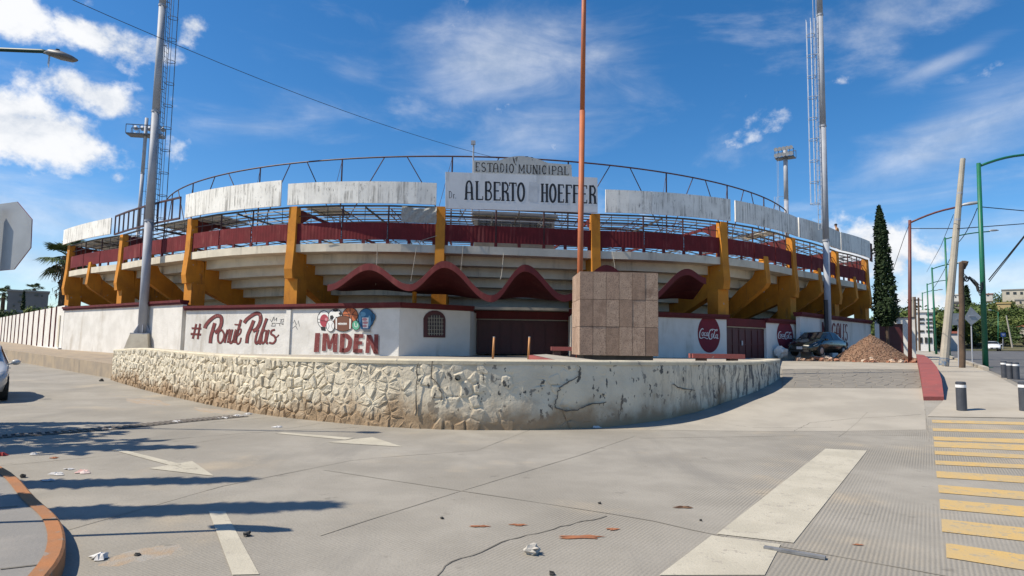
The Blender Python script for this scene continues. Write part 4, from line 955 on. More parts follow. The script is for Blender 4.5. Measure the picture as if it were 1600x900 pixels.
def emblem():
    lay = [0.005]
    def E_(name, c, lst, lines=()):
        lay[0] += .0022
        mb = MB(); put = lambda u, v: onplane(u, v, WB0, NB, lay[0])
        for l in lst: fillpoly(mb, Y(l), put)
        for l, w in lines: ribbon(mb, Y(l), w, put)
        return mb.build(name, mat('mural_' + c, {'white': (.70, .70, .68), 'red': (.36, .05, .07), 'orange': (.46, .13, .05), 'brown': (.15, .06, .035), 'green': (.10, .36, .24), 'blue': (.03, .13, .26), 'lightblue': (.12, .30, .46), 'pink': (.55, .24, .26), 'grey': (.25, .27, .30), 'black': (.02, .02, .022)}[c], None, rough=.8), WB)
    E_('helmet_outline', 'black', [ell(275, 255, 108, 150)]); E_('helmet_ball', 'white', [ell(275, 255, 98, 140)]); E_('grip', 'black', [[(225, 375), (300, 375), (305, 445), (235, 435)]])
    E_('boxing_glove', 'red', [ell(285, 275, 72, 105)]); E_('boxing_glove_thumb', 'pink', [ell(318, 255, 22, 28)]); E_('glove_lines', 'black', [], [([(225, 275), (290, 280), (330, 285)], .8), ([(190, 180), (230, 130), (290, 110)], .7), ([(180, 250), (215, 250)], .7), ([(185, 300), (215, 305)], .7)])
    E_('basketball_outline', 'black', [ell(715, 185, 132, 130)]); E_('basketball', 'orange', [ell(715, 187, 122, 120)])
    E_('basketball_seams', 'black', [], [([(715, 68), (712, 190), (715, 300)], 1.0), ([(640, 100), (690, 170), (700, 300)], .9), ([(800, 110), (745, 180), (735, 300)], .9), ([(595, 180), (715, 170), (835, 190)], .9)])
    E_('football_outline_round', 'black', [ell(470, 200, 118, 120)]); E_('soccer_ball', 'white', [ell(470, 202, 108, 110)])
    E_('soccer_patches', 'black', [[(440, 95), (510, 95), (525, 120), (470, 130), (425, 118)], [(385, 195), (425, 185), (450, 220), (425, 265), (385, 255)], [(525, 150), (560, 130), (578, 175), (550, 200)], [(480, 215), (530, 215), (525, 250), (470, 250)]])
    E_('ball_outline', 'black', [ell(600, 325, 172, 132)]); E_('rugby_ball', 'brown', [ell(600, 325, 162, 122)]); E_('rugby_stripes', 'white', [[(478, 240), (500, 236), (500, 415), (478, 408)], [(708, 240), (732, 248), (726, 410), (706, 415)], [(515, 318), (665, 320), (665, 338), (515, 336)]] + [[(535 + 22 * i, 308), (543 + 22 * i, 308), (543 + 22 * i, 348), (535 + 22 * i, 348)] for i in range(6)])
    E_('baseball_outline', 'black', [ell(392, 362, 72, 98)]); E_('baseball', 'white', [ell(392, 362, 63, 90)]); E_('baseball_seams', 'grey', [], [([(350, 310), (372, 360), (352, 420)], .8), ([(435, 310), (412, 360), (432, 420)], .8)])
    E_('tennis_outline', 'black', [ell(815, 352, 68, 84)]); E_('tennis_ball', 'green', [ell(815, 352, 60, 75)]); E_('tennis_seam', 'white', [], [([(790, 310), (800, 370), (835, 375), (845, 320)], .8)])
    E_('mitt_outline', 'black', [ell(985, 240, 135, 170), ell(1085, 220, 55, 75)]); E_('catcher_mitt', 'blue', [ell(985, 240, 126, 160), ell(1085, 220, 48, 66), [(880, 340), (1080, 340), (1040, 425), (905, 425)]])
    E_('mitt_highlight', 'lightblue', [ell(930, 170, 50, 40), ell(1040, 280, 25, 90), ell(885, 230, 22, 80)]); E_('mitt_palm', 'white', [[(920, 225), (1030, 225), (1020, 400), (935, 400)]]); E_('mitt_laces', 'pink', [ell(965, 255, 40, 25), ell(975, 310, 45, 22), ell(965, 365, 35, 22)])
    E_('cuff', 'grey', [[(890, 420), (1045, 415), (1052, 465), (885, 455)]])
emblem()
# red roundels with white script
K = zc(1080, 480, 9.41)
def roundel(root, p0, n, cx, cy, rx, ry, rot):
    mural(root, p0, n, 'roundel', M_DISC, lambda mb, put: fillpoly(mb, K(ell(cx, cy, rx, ry, 40, rot)), put), .006)
    sx, sy = rx / 165, ry / 275 * (.88 if rx < 150 else 1.0)
    T = lambda l: [(cx + (x - 260) * sx, cy + (y - 395) * sy + (x - 260) * .03) for x, y in l]
    L = [([(178, 330), (160, 318), (135, 350), (122, 400), (128, 452), (158, 458), (176, 440)], 15), ([(172, 368), (156, 390), (162, 422), (178, 412), (180, 380), (172, 368)], 9), ([(212, 372), (196, 378), (190, 405), (198, 424), (214, 412)], 10), ([(240, 370), (222, 385), (222, 420), (238, 415), (246, 372), (243, 420), (256, 418)], 10),
         ([(312, 345), (298, 328), (272, 352), (258, 405), (264, 460), (292, 466), (308, 445)], 15), ([(306, 388), (294, 408), (302, 442), (318, 430), (320, 396), (306, 388)], 9), ([(352, 335), (338, 380), (328, 440), (340, 452), (352, 440)], 12), ([(382, 395), (362, 410), (362, 450), (378, 442), (388, 398), (382, 455), (398, 450)], 11),
         ([(270, 338), (310, 322), (352, 330), (384, 322)], 11), ([(150, 458), (190, 446), (225, 462), (245, 462)], 12), ([(352, 335), (372, 345), (386, 330)], 9)]
    mural(root, p0, n, 'script', M_MWHITE, lambda mb, put: [ribbon(mb, K(T(l)), w * .82 / 9.41 * max(sx, .8), put) for l, w in L], .010)
roundel(WD, WD0, ND, 260, 395, 165, 275, -.05); roundel(WF, WE1, NF, 1378, 415, 120, 225, -.06)
def d_nog(mb, put):
    t, b = lin(1283, 503, 1326, 506), lin(1283, 531, 1326, 535)
    X = zc(1225, 490, 7.62)
    tt, bb = (lambda x: 503.0 + (x - 1283) * .085), (lambda x: 528.0 + (x - 1283) * .12)
    for ch, a, c in (('N', 1284, 1290.5), ('O', 1291.2, 1298.5), ('G', 1299.5, 1306), ('A', 1306.5, 1312), ('L', 1312.6, 1316.6), ('E', 1317, 1320.8), ('S', 1320.4, 1324.4)): letter(mb, ch, a, c, tt, bb, 1.5 if ch in 'LES' else 2.3, put, False)
mural(WGr, WG0, NG, 'city_lettering', M_MURAL, d_nog, .008)
def d_fro(mb, put):
    tt, bb = (lambda x: 535 + (x - 1300) * .02), (lambda x: 541.5 + (x - 1300) * .02)
    for i, ch in enumerate('FRONTERA'): letter(mb, ch, 1292 + i * 4.15, 1295.4 + i * 4.15, tt, bb, .8, put, False)
mural(WGr, WG0, NG, 'small_lettering', mat('mural_slate', (.12, .14, .19), None, rough=.8), d_fro, .008)

# name sign over the entrance
def build_sign():
    a = at(696, 300, 32.3); b = at(934, 300, 33.4); a.z = b.z = 0; d = (b - a).normalized(); n = V2(d.y, -d.x); put = lambda u, v, o=0.0: onplane(u, v, a, n, o)
    root = thing('name_sign', Vector((a.x, a.y, 8.6)).lerp(Vector((b.x, b.y, 8.6)), .5), 'large white stadium name sign with black capitals above the entrance', 'sign')
    zt0, zt1, zb0 = put(696, 268.5).z, put(934, 277).z, put(696, 325).z
    mb = MB(); mb.prism([put(696, 325.5), put(934, 332), put(933.5, 277.5), put(696, 268.5)], -n * .14); mb.build('board', M_SIGN, root)
    arch = [(740, 271), (740, 250.5), (780, 250.5)] + [(782 + i * 72 / 10, 250 - 8.6 * math.sin(math.pi * min(1, i / 10) * 1.0) ** .8 + i * .45) for i in range(1, 10)] + [(857, 254.5), (893, 257), (894, 277)]
    mb = MB(); mb.prism([put(u, v, -.02) for u, v in arch], -n * .10); mb.build('upper_board', M_SIGNOLD, root)
    Q = zc(690, 230, 6.275); t2 = lambda f: (lambda x: 230 + f((x - 690) * 6.275) / 6.275)
    top, bot = t2(lin(230, 328, 1515, 376)), t2(lin(230, 515, 1515, 556))
    for ch, x0, x1 in [('A', 230, 308), ('L', 330, 412), ('B', 420, 497), ('E', 505, 582), ('R', 585, 662), ('T', 660, 737), ('O', 737, 820), ('H', 973, 1047), ('O', 1052, 1128), ('E', 1137, 1203), ('F', 1213, 1282), ('F', 1286, 1352), ('E', 1366, 1430), ('R', 1443, 1516)]:
        mb = MB(); letter(mb, ch, 690 + x0 / 6.275, 690 + x1 / 6.275, top, bot, 3.5, lambda u, v: put(u, v, .006)); mb.build('letter', M_LETTER, root)
    mb = MB(); t_, b_ = t2(lin(70, 430, 140, 432)), t2(lin(70, 500, 140, 505))
    for ch, x0, x1 in [('D', 68, 106), ('r', 113, 132), ('.', 132, 145)]: letter(mb, ch, 690 + x0 / 6.275, 690 + x1 / 6.275, t_, b_, .85, lambda u, v: put(u, v, .006), False)
    mb.build('title_lettering', M_LETTER, root)
    mb = MB(); fillpoly(mb, [(690 + x / 6.275, 230 + y / 6.275) for x, y in [(858, 340), (945, 345), (940, 538), (850, 530)]], lambda u, v: put(u, v, .005)); mb.build('painted_out_patch', mat('patch_grey', (.60, .61, .62), (.50, .51, .52), 2, .8), root)
    top, bot = t2(lin(330, 147, 1250, 190)), t2(lin(330, 236, 1250, 275))
    for ch, x0, x1 in [('E', 330, 378), ('S', 387, 437), ('T', 445, 503), ('A', 503, 560), ('D', 570, 618), ('I', 622, 655), ('O', 660, 712), ('M', 752, 818), ('U', 828, 886), ('N', 890, 945), ('I', 948, 978), ('C', 982, 1035), ('I', 1040, 1072), ('P', 1078, 1130), ('A', 1135, 1190), ('L', 1200, 1252)]:
        mb = MB(); letter(mb, ch, 690 + x0 / 6.275, 690 + x1 / 6.275, top, bot, 1.9, lambda u, v: put(u, v, -.014)); mb.build('faded_letter', M_LETTEROLD, root)
    mb = MB()
    for l in [[(700, 95), (712, 150), (722, 110), (740, 95), (735, 140)], [(705, 110), (718, 160)], [(722, 160), (730, 175)], [(822, 92), (850, 92)], [(878, 98), (900, 105)], [(885, 120), (895, 126)]]: ribbon(mb, [(690 + x / 6.275, 230 + y / 6.275) for x, y in l], 1.0, lambda u, v: put(u, v, -.013), False)
    mb.build('flaked_emblem', M_LETTER, root)
    for u, v in ((700, 335), (928, 340)):
        p = put(u, v - 20, -.15); q = p - n * .8; mb = MB(); mb.beam(p, q, .08, .08); mb.build('fixing_beam', M_DARKSTEEL, root)
build_sign()

# ================================================================== LEFT BOUNDARY WALL
def build_boundary():
    a, b = V2(-33.5, 47.95), V2(-84, 101.5); d = (b - a).normalized(); n = V2(d.y, -d.x) * -1; root = thing('boundary_wall', Vector((a.x, a.y, .6)), 'long white boundary wall divided by thin maroon pilasters on the left', 'wall')
    L = (b - a).length; us = [0, 3.3, 5.6]; 
    while us[-1] < L: us.append(us[-1] + 3.3)
    for i, (s, e) in enumerate(zip(us, us[1:])):
        p, q = a + d * s, a + d * min(e, L); th = .2
        mb = MB(); mb.prism([Vector((p.x, p.y, .4)), Vector((q.x, q.y, .4)), Vector((q.x, q.y, .4)) - n * th, Vector((p.x, p.y, .4)) - n * th], (0, 0, 3.72)); mb.build('wall_panel', M_PLASTER, root)
        if i > 0:
            c = p + n * .03; mb = MB(); mb.box((c.x, c.y, 2.55), (.15, .09, 3.16), math.atan2(d.y, d.x)); mb.build('pilaster', M_MAROON, root)
    p, q = a, a + d * L; mb = MB(); mb.prism([Vector((p.x, p.y, .5)) + n * .22, Vector((q.x, q.y, .5)) + n * .22, Vector((q.x, q.y, .5)) + n * .01, Vector((p.x, p.y, .5)) + n * .01], (0, 0, .45)); mb.build('plinth', M_PLASTER, root)
    c = a + d * 1.5 + n * .02; mb = MB(); mb.box((c.x, c.y, 2.2), (.55, .1, 2.4), math.atan2(d.y, d.x)); mb.build('niche', M_TIER, root)
build_boundary()

# ================================================================== FORECOURT THINGS
def build_monument():
    a, b = at(906, 500, 19.9), at(1028.5, 500, 20.0); a.z = b.z = 0; d = (b - a).normalized(); n = V2(d.y, -d.x); z0 = 1.36; zt = at(960, 426, 19.95).z; dep = 1.75; dd = (V2(.098 * 21.7, 21.7) - V2(a.x, a.y)).normalized()
    root = thing('stone_monument', Vector((a.x, a.y, z0)).lerp(Vector((b.x, b.y, z0)), .5), 'square stone-clad monument block standing on the terrace edge', 'monument')
    O = lambda s, t, z, o=0.0: V2(a.x, a.y) + d * s - n * t + n * o + Vector((0, 0, z))
    W = (b - a).length; zb = z0 + .03
    sk = V2(0.0, 1)
    core = [O(.03, .03, zb), O(W - .03, .03, zb), O(W - .03, dep, zb), O(.03, dep, zb)]
    mb = MB(); mb.prism(core, (0, 0, zt - zb - .01)); mb.build('core', mat('dark_joint', (.05, .042, .038), None), root)
    mb = MB(); mb.prism([O(.14, .1, TZ), O(W - .14, .1, TZ), O(W - .14, dep - .1, TZ), O(.14, dep - .1, TZ)], (0, 0, zb - TZ)); mb.build('plinth', mat('dark_plinth', (.03, .027, .025), (.05, .045, .04), 4), root)
    def sx(N, L, co, noise, rng, mix, col):
        col = mix(rng(noise(30, 5), .45, .7), col, (.19, .125, .09)); return mix(rng(noise(1.3, 6), .52, .70), col, (.20, .13, .092))
    mT = [mat('cantera_%d' % i, c, tuple(k * .80 for k in c), 5, .9, .35, 40, extra=sx) for i, c in enumerate([(.37, .255, .185), (.33, .225, .16), (.42, .30, .22), (.29, .195, .14)])]
    rnd = random.Random(4); zs = [zb, lerp(zb, zt, .345), lerp(zb, zt, .672), zt]; cw_ = W / 6
    for i in range(6):
        for j in range(3):
            g = .006; o = rnd.uniform(.0, .012); x0, x1 = i * cw_ + g, (i + 1) * cw_ - g
            mb = MB(); mb.prism([O(x0, .0, zs[j] + g, o), O(x1, .0, zs[j] + g, o), O(x1, .0, zs[j + 1] - g, o), O(x0, .0, zs[j + 1] - g, o)], -n * .04); mb.build('slab', mT[rnd.randrange(4)], root)
    for i in range(4):
        for j in range(3):
            g = .006; t0, t1 = dep * i / 4 + g, dep * (i + 1) / 4 - g; o = rnd.uniform(0, .008)
            for s, q in ((-o, .03), (W + o, -.03)):
                mb = MB(); mb.prism([O(s, t0, zs[j] + g), O(s, t1, zs[j] + g), O(s, t1, zs[j + 1] - g), O(s, t0, zs[j + 1] - g)], d * q); mb.build('slab', mT[rnd.randrange(4)], root)
    mb = MB(); mb.prism([O(.0, .0, zt - .012), O(W, .0, zt - .012), O(W, dep, zt - .012), O(.0, dep, zt - .012)], (0, 0, .03)); mb.build('top_slab', mT[1], root)
build_monument()
def build_flagpole():
    p = at(904.5, 470, 22.6); root = thing('flagpole', Vector((p.x, p.y, TZ)), 'tall rust orange flagpole rising behind the stone monument', 'flagpole'); x, y = p.x, p.y
    for i, (z0, z1, r0, r1) in enumerate([(TZ, 10.2, .105, .10), (10.2, 17, .088, .082), (17, 21, .07, .06)]):
        mb = MB(); mb.tube([(x + .008 * z0, y, z0), (x + .008 * z1, y, z1)], r0, 14, r1); mb.build('pole_section', M_RUST, root, smooth=True)
    mb = MB(); mb.box((x, y, TZ + .03), (.5, .5, .06)); mb.build('base_plate', M_RUST, root)
    mb = MB(); mb.blob((x + .17, y, 21.08), (.1, .1, .1), 1, 10, 6, 0); mb.build('finial', M_RUST, root, smooth=True)
build_flagpole()
def bench(u0, u1, vt, vb, D, label, rz):
    a, b = at(u0, vt, D), at(u1, vt, D); c = (a + b) / 2; W = (b - a).length; z = c.z
    root = thing('red_bench', Vector((c.x, c.y, TZ)), label, 'bench', 'red concrete slab benches on the terrace')
    mb = MB(); mb.box((c.x, c.y, z - .09), (W, .55, .16), rz); mb.build('seat_slab', M_KERBR, root)
    for s in (-1, 1): mb = MB(); mb.box((c.x + s * W * .3 * math.cos(rz), c.y + s * W * .3 * math.sin(rz), (TZ + z - .17) / 2), (.3, .4, max(.05, z - .17 - TZ)), rz); mb.build('support', mat('bench_dark', (.06, .03, .028), (.09, .05, .045), 4), root)
bench(1079, 1160, 552.5, 566, 23.5, 'low red slab bench on the terrace right of the monument', .02)
bench(861, 906, 541.5, 552, 26.5, 'small red slab bench partly hidden left of the monument', -.02)
mb = MB(); a, b, c = at(826, 553, 17.5), at(880, 561, 16.0), at(905, 553, 19)
mb.prism([Vector((a.x, a.y, TZ)), Vector((b.x, b.y, TZ)), Vector((c.x + .6, c.y, TZ)), Vector((c.x, c.y + 1.2, TZ)), Vector((a.x, a.y + 1.6, TZ))], (0, 0, .0001))
mb = MB(); P = [a, b, Vector((c.x + .6, c.y, c.z)), Vector((a.x + .6, a.y + 2.2, a.z))]; hh = [.20, .05, .05, .2]
mb.add([Vector((p.x, p.y, TZ - .01)) for p in P] + [Vector((p.x, p.y, TZ + h)) for p, h in zip(P, hh)], [(4, 5, 6, 7), (0, 1, 5, 4), (1, 2, 6, 5), (2, 3, 7, 6), (3, 0, 4, 7)])
tag(mb.build('ramp_kerb', M_KERBR), 'faded red sloping ramp edge in front of the main gate', 'ramp')
mb = MB(); mb.add([Vector((p.x, p.y, TZ + h + .006)) for p, h in zip([P[0] + V2(.12, .25), P[1] + V2(.1, .3), P[2], P[3]], hh)], [(0, 1, 2, 3)]); tag(mb.build('ramp_surface', M_SIDEWALK), 'pale concrete ramp surface beside the monument', kind='structure')
for u, lab in ((770, 'thin orange post left of centre before the main gate'), (825.5, 'thin orange post beside the red ramp edge')):
    p = at(u, 559, 21.5); root = thing('barrier_post', Vector((p.x, p.y, TZ)), lab, 'post', 'thin orange posts before the gate')
    mb = MB(); mb.tube([(p.x, p.y, TZ), (p.x + .03, p.y, at(u, 527, 21.5).z)], .035, 8); mb.build('tube', mat('orange_post', (.50, .22, .06), (.42, .2, .08), 5, .6), root, smooth=True)
    mb = MB(); mb.tube([(p.x + .03, p.y, at(u, 527, 21.5).z), (p.x + .03, p.y, at(u, 526, 21.5).z)], .038, 8); mb.build('cap', M_GALVL, root)

# floodlight masts
def mast(u0, v0, D, u1, v1, r0, r1, ztop, ladder_off, z_lad, z_cage, label, pedestal=None, lad_mat=None, baseZ=TZ, head=None):
    p0 = at(u0, v0, D); p1 = at(u1, v1, D); ax = (p1 - p0) / (p1.z - p0.z); root = thing('floodlight_mast', Vector((p0.x, p0.y, baseZ)), label, 'floodlight mast', 'floodlight masts round the stadium')
    P = lambda z: p0 + ax * (z - p0.z)
    z0 = baseZ + (pedestal or 0); nsec = 4
    for i in range(nsec):
        za, zb = lerp(z0, ztop, i / nsec), lerp(z0, ztop, (i + 1) / nsec)
        mb = MB(); mb.tube([P(za), P(zb)], lerp(r0, r1, i / nsec), 18, lerp(r0, r1, (i + .8) / nsec)); mb.build('pole_section', M_GALV, root, smooth=True)
        if i: mb = MB(); mb.tube([P(za - .06), P(za + .06)], lerp(r0, r1, i / nsec) + .03, 18); mb.build('collar', M_GALV, root)
    if pedestal:
        mb = MB(); c = P(baseZ + pedestal / 2); mb.box((c.x, c.y, c.z - .1), (1.5, 1.4, pedestal + .2), .1, .66); mb.build('pedestal', M_STONE, root)
        mb = MB(); c = P(z0 + .03); mb.box((c.x, c.y, c.z), (1.0, .9, .06), .1)
        mb.build('base_plate', M_GALV, root)
        for k in range(6):
            t = k * math.pi / 3; e = Vector((math.cos(t), math.sin(t), 0)); b = P(z0 + .06); mb = MB(); tt = Vector((-e.y, e.x, 0)) * .02
            mb.prism([b + e * r0 * .9 - tt, b + e * (r0 + .26) - tt, b + e * (r0 + .26) + Vector((0, 0, .08)) - tt, b + e * r0 * .9 + Vector((0, 0, .55)) - tt], tt * 2); mb.build('gusset', M_GALV, root)
    if ladder_off:
        s = 1 if ladder_off > 0 else -1; m = lad_mat or M_GALVL; o = Vector((ladder_off, .12, 0)); w = .22
        mb = MB()
        for q in (-1, 1): mb.tube([P(z_lad) + o + Vector((0, q * w, 0)), P(ztop) + o + Vector((0, q * w, 0))], .024, 5)
        z = z_lad
        while z < min(ztop, 24): mb.tube([P(z) + o + Vector((0, -w, 0)), P(z) + o + Vector((0, w, 0))], .016, 4); z += .33
        mb.build('ladder', m, root)
        mb = MB(); z = z_cage; R2 = .29
        while z < min(ztop, 24):
            mb.tube([P(z) + o + Vector((s * (.02 + R2 * (1 - math.cos(t))), -math.sin(t) * R2 * 1.0 * 1, 0)) for t in [math.pi * k / 8 * 2 - math.pi for k in range(1, 16)]], .020, 4); z += 1.45
        for t in (-1.0, 1.0, -2.0, 2.0, 3.14): mb.tube([P(z_cage) + o + Vector((s * (.02 + R2 * (1 - math.cos(t))), -math.sin(t) * R2, 0)), P(min(ztop, 24)) + o + Vector((s * (.02 + R2 * (1 - math.cos(t))), -math.sin(t) * R2, 0))], .015, 4)
        mb.build('safety_cage', m, root)
        z = z_lad + .4
        while z < min(ztop, 24): mb = MB(); mb.beam(P(z), P(z) + o, .04, .04); mb.build('ladder_bracket', m, root); z += 2.9
    if head:
        w, dep, zt, rot = head; c = P(zt); e = Vector((math.cos(rot), math.sin(rot), 0)); f = Vector((-e.y, e.x, 0)); mb = MB()
        for q in (-1, 1):
            for z in (0, 1.1): mb.beam(c + e * -w / 2 + f * q * dep / 2 + Vector((0, 0, z)), c + e * w / 2 + f * q * dep / 2 + Vector((0, 0, z)), .09, .09)
            for k in range(6): s = -w / 2 + w * k / 5; mb.beam(c + e * s + f * q * dep / 2, c + e * s + f * q * dep / 2 + Vector((0, 0, 1.1)), .06, .06)
        mb.build('platform_rail', M_DARKLADDER, root)
        mb = MB(); mb.prism([c - e * w / 2 - f * dep / 2, c + e * w / 2 - f * dep / 2, c + e * w / 2 + f * dep / 2, c - e * w / 2 + f * dep / 2], (0, 0, -.1)); mb.build('platform', M_DARKLADDER, root)
        for row in range(2):
            for k in range(5):
                q = c + e * (-w / 2 + w * (k + .5) / 5) + f * (dep / 2 + .25) + Vector((0, 0, .35 + row * .9)); dn = (f * 1 + Vector((0, 0, -.45))).normalized()
                mb = MB(); mb.tube([q - dn * .25, q + dn * .2], .16, 10, .30); mb.build('floodlight', M_GALVL, root)
    return root
mast(222, 520, 39.3, 254.5, 0, .26, .19, 30, .36, 8.4, 9.2, 'tall grey floodlight mast on a stone pedestal at the left', 0.95, M_DARKLADDER, 1.05)
mast(1294, 500, 41.5, 1280.5, 0, .20, .18, 32, -.30, 9.6, 11.3, 'tall grey floodlight mast rising behind the black car', None, M_GALVL, 1.1)
mast(217, 345, 78, 229, 190, .25, .20, 29.3, .6, 8, 12, 'distant floodlight mast with platform beside the near left mast', None, M_DARKLADDER, 1.0, (4.0, 1.5, at(236, 212, 78).z, .15))
mast(1229, 345, 92, 1227, 230, .33, .30, 31.0, -1.1, 12, 14, 'distant floodlight mast with lamp cluster behind the right roof', None, M_GALVL, 1.0, (2.6, 1.4, at(1222, 247, 92).z, 2.5))

p = at(1291, 500, 41.0); root = thing('service_post', Vector((p.x, p.y, 1.1)), 'dark square post standing against the right floodlight mast', 'post')
mb = MB(); mb.beam((p.x, p.y, 1.0), (p.x, p.y, at(1289.5, 470, 41.2).z), .18, .18); mb.build('shaft', mat('dark_post', (.05, .05, .055), (.035, .035, .04), 3), root)
mb = MB(); mb.box((p.x, p.y, at(1289.5, 470, 41.2).z + .02), (.22, .22, .04)); mb.build('cap', MATS['dark_post'], root)
# person on the roof, seen above the last panels
def build_person():
    base = at(1309, 372, 48.6); zf = base.z - .62; me = bpy.data.meshes.new('body')
    J = {'pel': (0, 0, .93), 'chest': (.03, 0, 1.22), 'neck': (.07, 0, 1.44), 'head': (.12, 0, 1.56), 'top': (.14, 0, 1.70), 'hl': (0, .11, .90), 'kl': (.10, .12, .50), 'al': (.0, .12, .09), 'fl': (.18, .12, .04), 'hr': (0, -.11, .90), 'kr': (.04, -.12, .50), 'ar': (-.08, -.12, .09), 'fr': (.1, -.12, .04),
         'sl': (.04, .20, 1.38), 'el': (.10, .28, 1.12), 'wl': (.30, .22, 1.02), 'pl': (.38, .20, 1.01), 'sr': (.04, -.20, 1.38), 'er': (.08, -.29, 1.12), 'wr': (.30, -.22, 1.04), 'pr': (.38, -.20, 1.03)}
    rad = {'pel': .15, 'chest': .165, 'neck': .06, 'head': .095, 'top': .075, 'hl': .10, 'kl': .065, 'al': .045, 'fl': .04, 'hr': .10, 'kr': .065, 'ar': .045, 'fr': .04, 'sl': .07, 'el': .05, 'wl': .035, 'pl': .035, 'sr': .07, 'er': .05, 'wr': .035, 'pr': .035}
    names = list(J); ix = {n: i for i, n in enumerate(names)}
    ed = [('pel', 'chest'), ('chest', 'neck'), ('neck', 'head'), ('head', 'top'), ('pel', 'hl'), ('hl', 'kl'), ('kl', 'al'), ('al', 'fl'), ('pel', 'hr'), ('hr', 'kr'), ('kr', 'ar'), ('ar', 'fr'), ('chest', 'sl'), ('sl', 'el'), ('el', 'wl'), ('wl', 'pl'), ('chest', 'sr'), ('sr', 'er'), ('er', 'wr'), ('wr', 'pr')]
    rot = Matrix.Rotation(R_(150), 3, 'Z')
    me.from_pydata([rot @ Vector(J[n]) for n in names], [(ix[a], ix[b]) for a, b in ed], []); root = thing('person', (base.x, base.y, zf), 'person in tan clothes standing on the roof behind the last white panels', 'person')
    o = bpy.data.objects.new('body', me); COL.objects.link(o); o.parent = root; o.modifiers.new('s', 'SKIN'); o.modifiers.new('d', 'SUBSURF').levels = 1
    if not me.skin_vertices: pass
    for i, n in enumerate(names): me.skin_vertices[0].data[i].radius = (rad[n], rad[n])
    me.skin_vertices[0].data[0].use_root = True
    def px_(N, L, co, noise, rng, mix, col):
        sx = N.new('ShaderNodeSeparateXYZ'); L.new(co, sx.inputs[0]); return mix(rng(sx.outputs['Z'], 1.42, 1.44), col, (.36, .2, .13))
    me.materials.append(mat('tan_clothes', (.42, .24, .12), None, extra=px_))
    mb = MB(); c = Vector((base.x, base.y, zf)) + rot @ Vector((.11, 0, 1.66)); mb.blob(c, (.115, .115, .10), 2, 10, 7, .1); mb.build('hair', mat('dark_hair', (.025, .015, .012), None), root, smooth=True)
    mb = MB(); mb.box((base.x, base.y, zf - .04), (1.2, .8, .06), .8); tag(mb.build('roof_plank', M_PALE), 'pale plank on the roof under the person', 'plank')
    c = Vector((base.x, base.y, 0))
build_person()
# small antenna pole on the roof behind the sign
p = at(739.5, 250, 38); root = thing('antenna_pole', Vector((p.x, p.y, 9)), 'thin antenna pole with small box above the name sign', 'antenna')
mb = MB(); mb.tube([(p.x, p.y, 9), (p.x, p.y, at(739, 222, 38).z)], .05, 6); mb.build('pole', M_GALV, root)
mb = MB(); q = at(739.5, 223, 38); mb.box((q.x, q.y, q.z), (.26, .2, .22)); mb.build('box', M_GALV, root)

# ================================================================== STREET FURNITURE
def bollard():
    r = local_thing('bollard', '', 'bollard', 'dark grey bollards with white bands')
    mb = MB(); mb.tube([(0, 0, -.25), (0, 0, .53)], .105, 20); mb.build('shaft', mat('bollard_grey', (.045, .05, .062), (.06, .065, .078), 4, .5), r)
    mb = MB(); mb.tube([(0, 0, .535), (0, 0, .60)], .109, 20); mb.build('reflective_band', mat('band_white', (.75, .75, .75), None, rough=.4), r)
    mb = MB(); mb.tube([(0, 0, .605), (0, 0, .655), (0, 0, .67)], [.105, .105, .085], 20); mb.build('cap', MATS['bollard_grey'], r)
    return r
B0 = bollard(); index_kids()
for i, (u, v, s, lab) in enumerate([(1503, 642, 1, 'dark bollard standing alone at the crossing end of the pavement'), (1569.5, 590.5, .86, 'leftmost of three small bollards beside the avenue'), (1578.5, 592.5, .86, 'middle one of three small bollards beside the avenue'), (1588.5, 593.5, .86, 'rightmost of three small bollards beside the avenue'), (1601.5, 643, 1, 'bollard cut by the right edge of the picture')]):
    o = B0 if i == 0 else copy_tree(B0); p = ong(u, v); o.location = p; o.scale = (s, s, s); o['label'] = lab; o.rotation_euler = (0, 0, i)

def lamp(name, u, vb, vt, m, label, arm, D=None, r=.085, head=True, group='street lamps along the avenue', droop=0):
    p = ong(u, vb) if D is None else at(u, vb, D); D = p.y; top = at(u + arm.get('du', 0), vt, D); root = thing(name, p, label, 'street lamp', group)
    mb = MB(); mb.tube([p - Vector((0, 0, .3)), top], r, 12, r * .72); mb.build('post', m, root, smooth=True)
    mb = MB(); mb.box((p.x, p.y, p.z + .02), (.4, .4, .04)); mb.build('base_plate', m, root)
    e = at(arm['u'], arm['v'], D * arm.get('k', 1)); mb = MB(); n = 6
    mb.tube([top.lerp(e, t / n) + Vector((0, 0, -.15 + .12 * math.sin(math.pi * t / n))) for t in range(n + 1)], r * .5, 8); mb.build('arm', m, root, smooth=True)
    if head:
        d = (e - top).normalized(); d.z *= .3; mb = MB(); L = arm.get('hl', .8)
        side = Vector((-d.y, d.x, 0)).normalized(); rows = []
        for t, w, h in ((-.05, .05, .05), (.1, .10, .09), (.4, .16, .11), (.75, .15, .09), (1, .06, .04)): c = e + d * (t * L); rows.append([c + side * (w * math.cos(a)) + Vector((0, 0, -.1 + h * math.sin(a) * (1.2 if math.sin(a) > 0 else .5))) for a in [2 * math.pi * k / 10 for k in range(10)]])
        mb.add([p for r_ in rows for p in r_], [(i * 10 + k, i * 10 + (k + 1) % 10, (i + 1) * 10 + (k + 1) % 10, (i + 1) * 10 + k) for i in range(4) for k in range(10)] + [tuple(range(10))[::-1], tuple(range(40, 50))]); mb.build('lamp_head', M_SIGNBACK, root, smooth=True)
    return root
lamp('street_lamp', 1421.5, 567, 344, M_BROWNPOLE, 'brown street lamp beside the rubble heap with arm to the right', dict(u=1503, v=318, k=.97, hl=.95), r=.105)
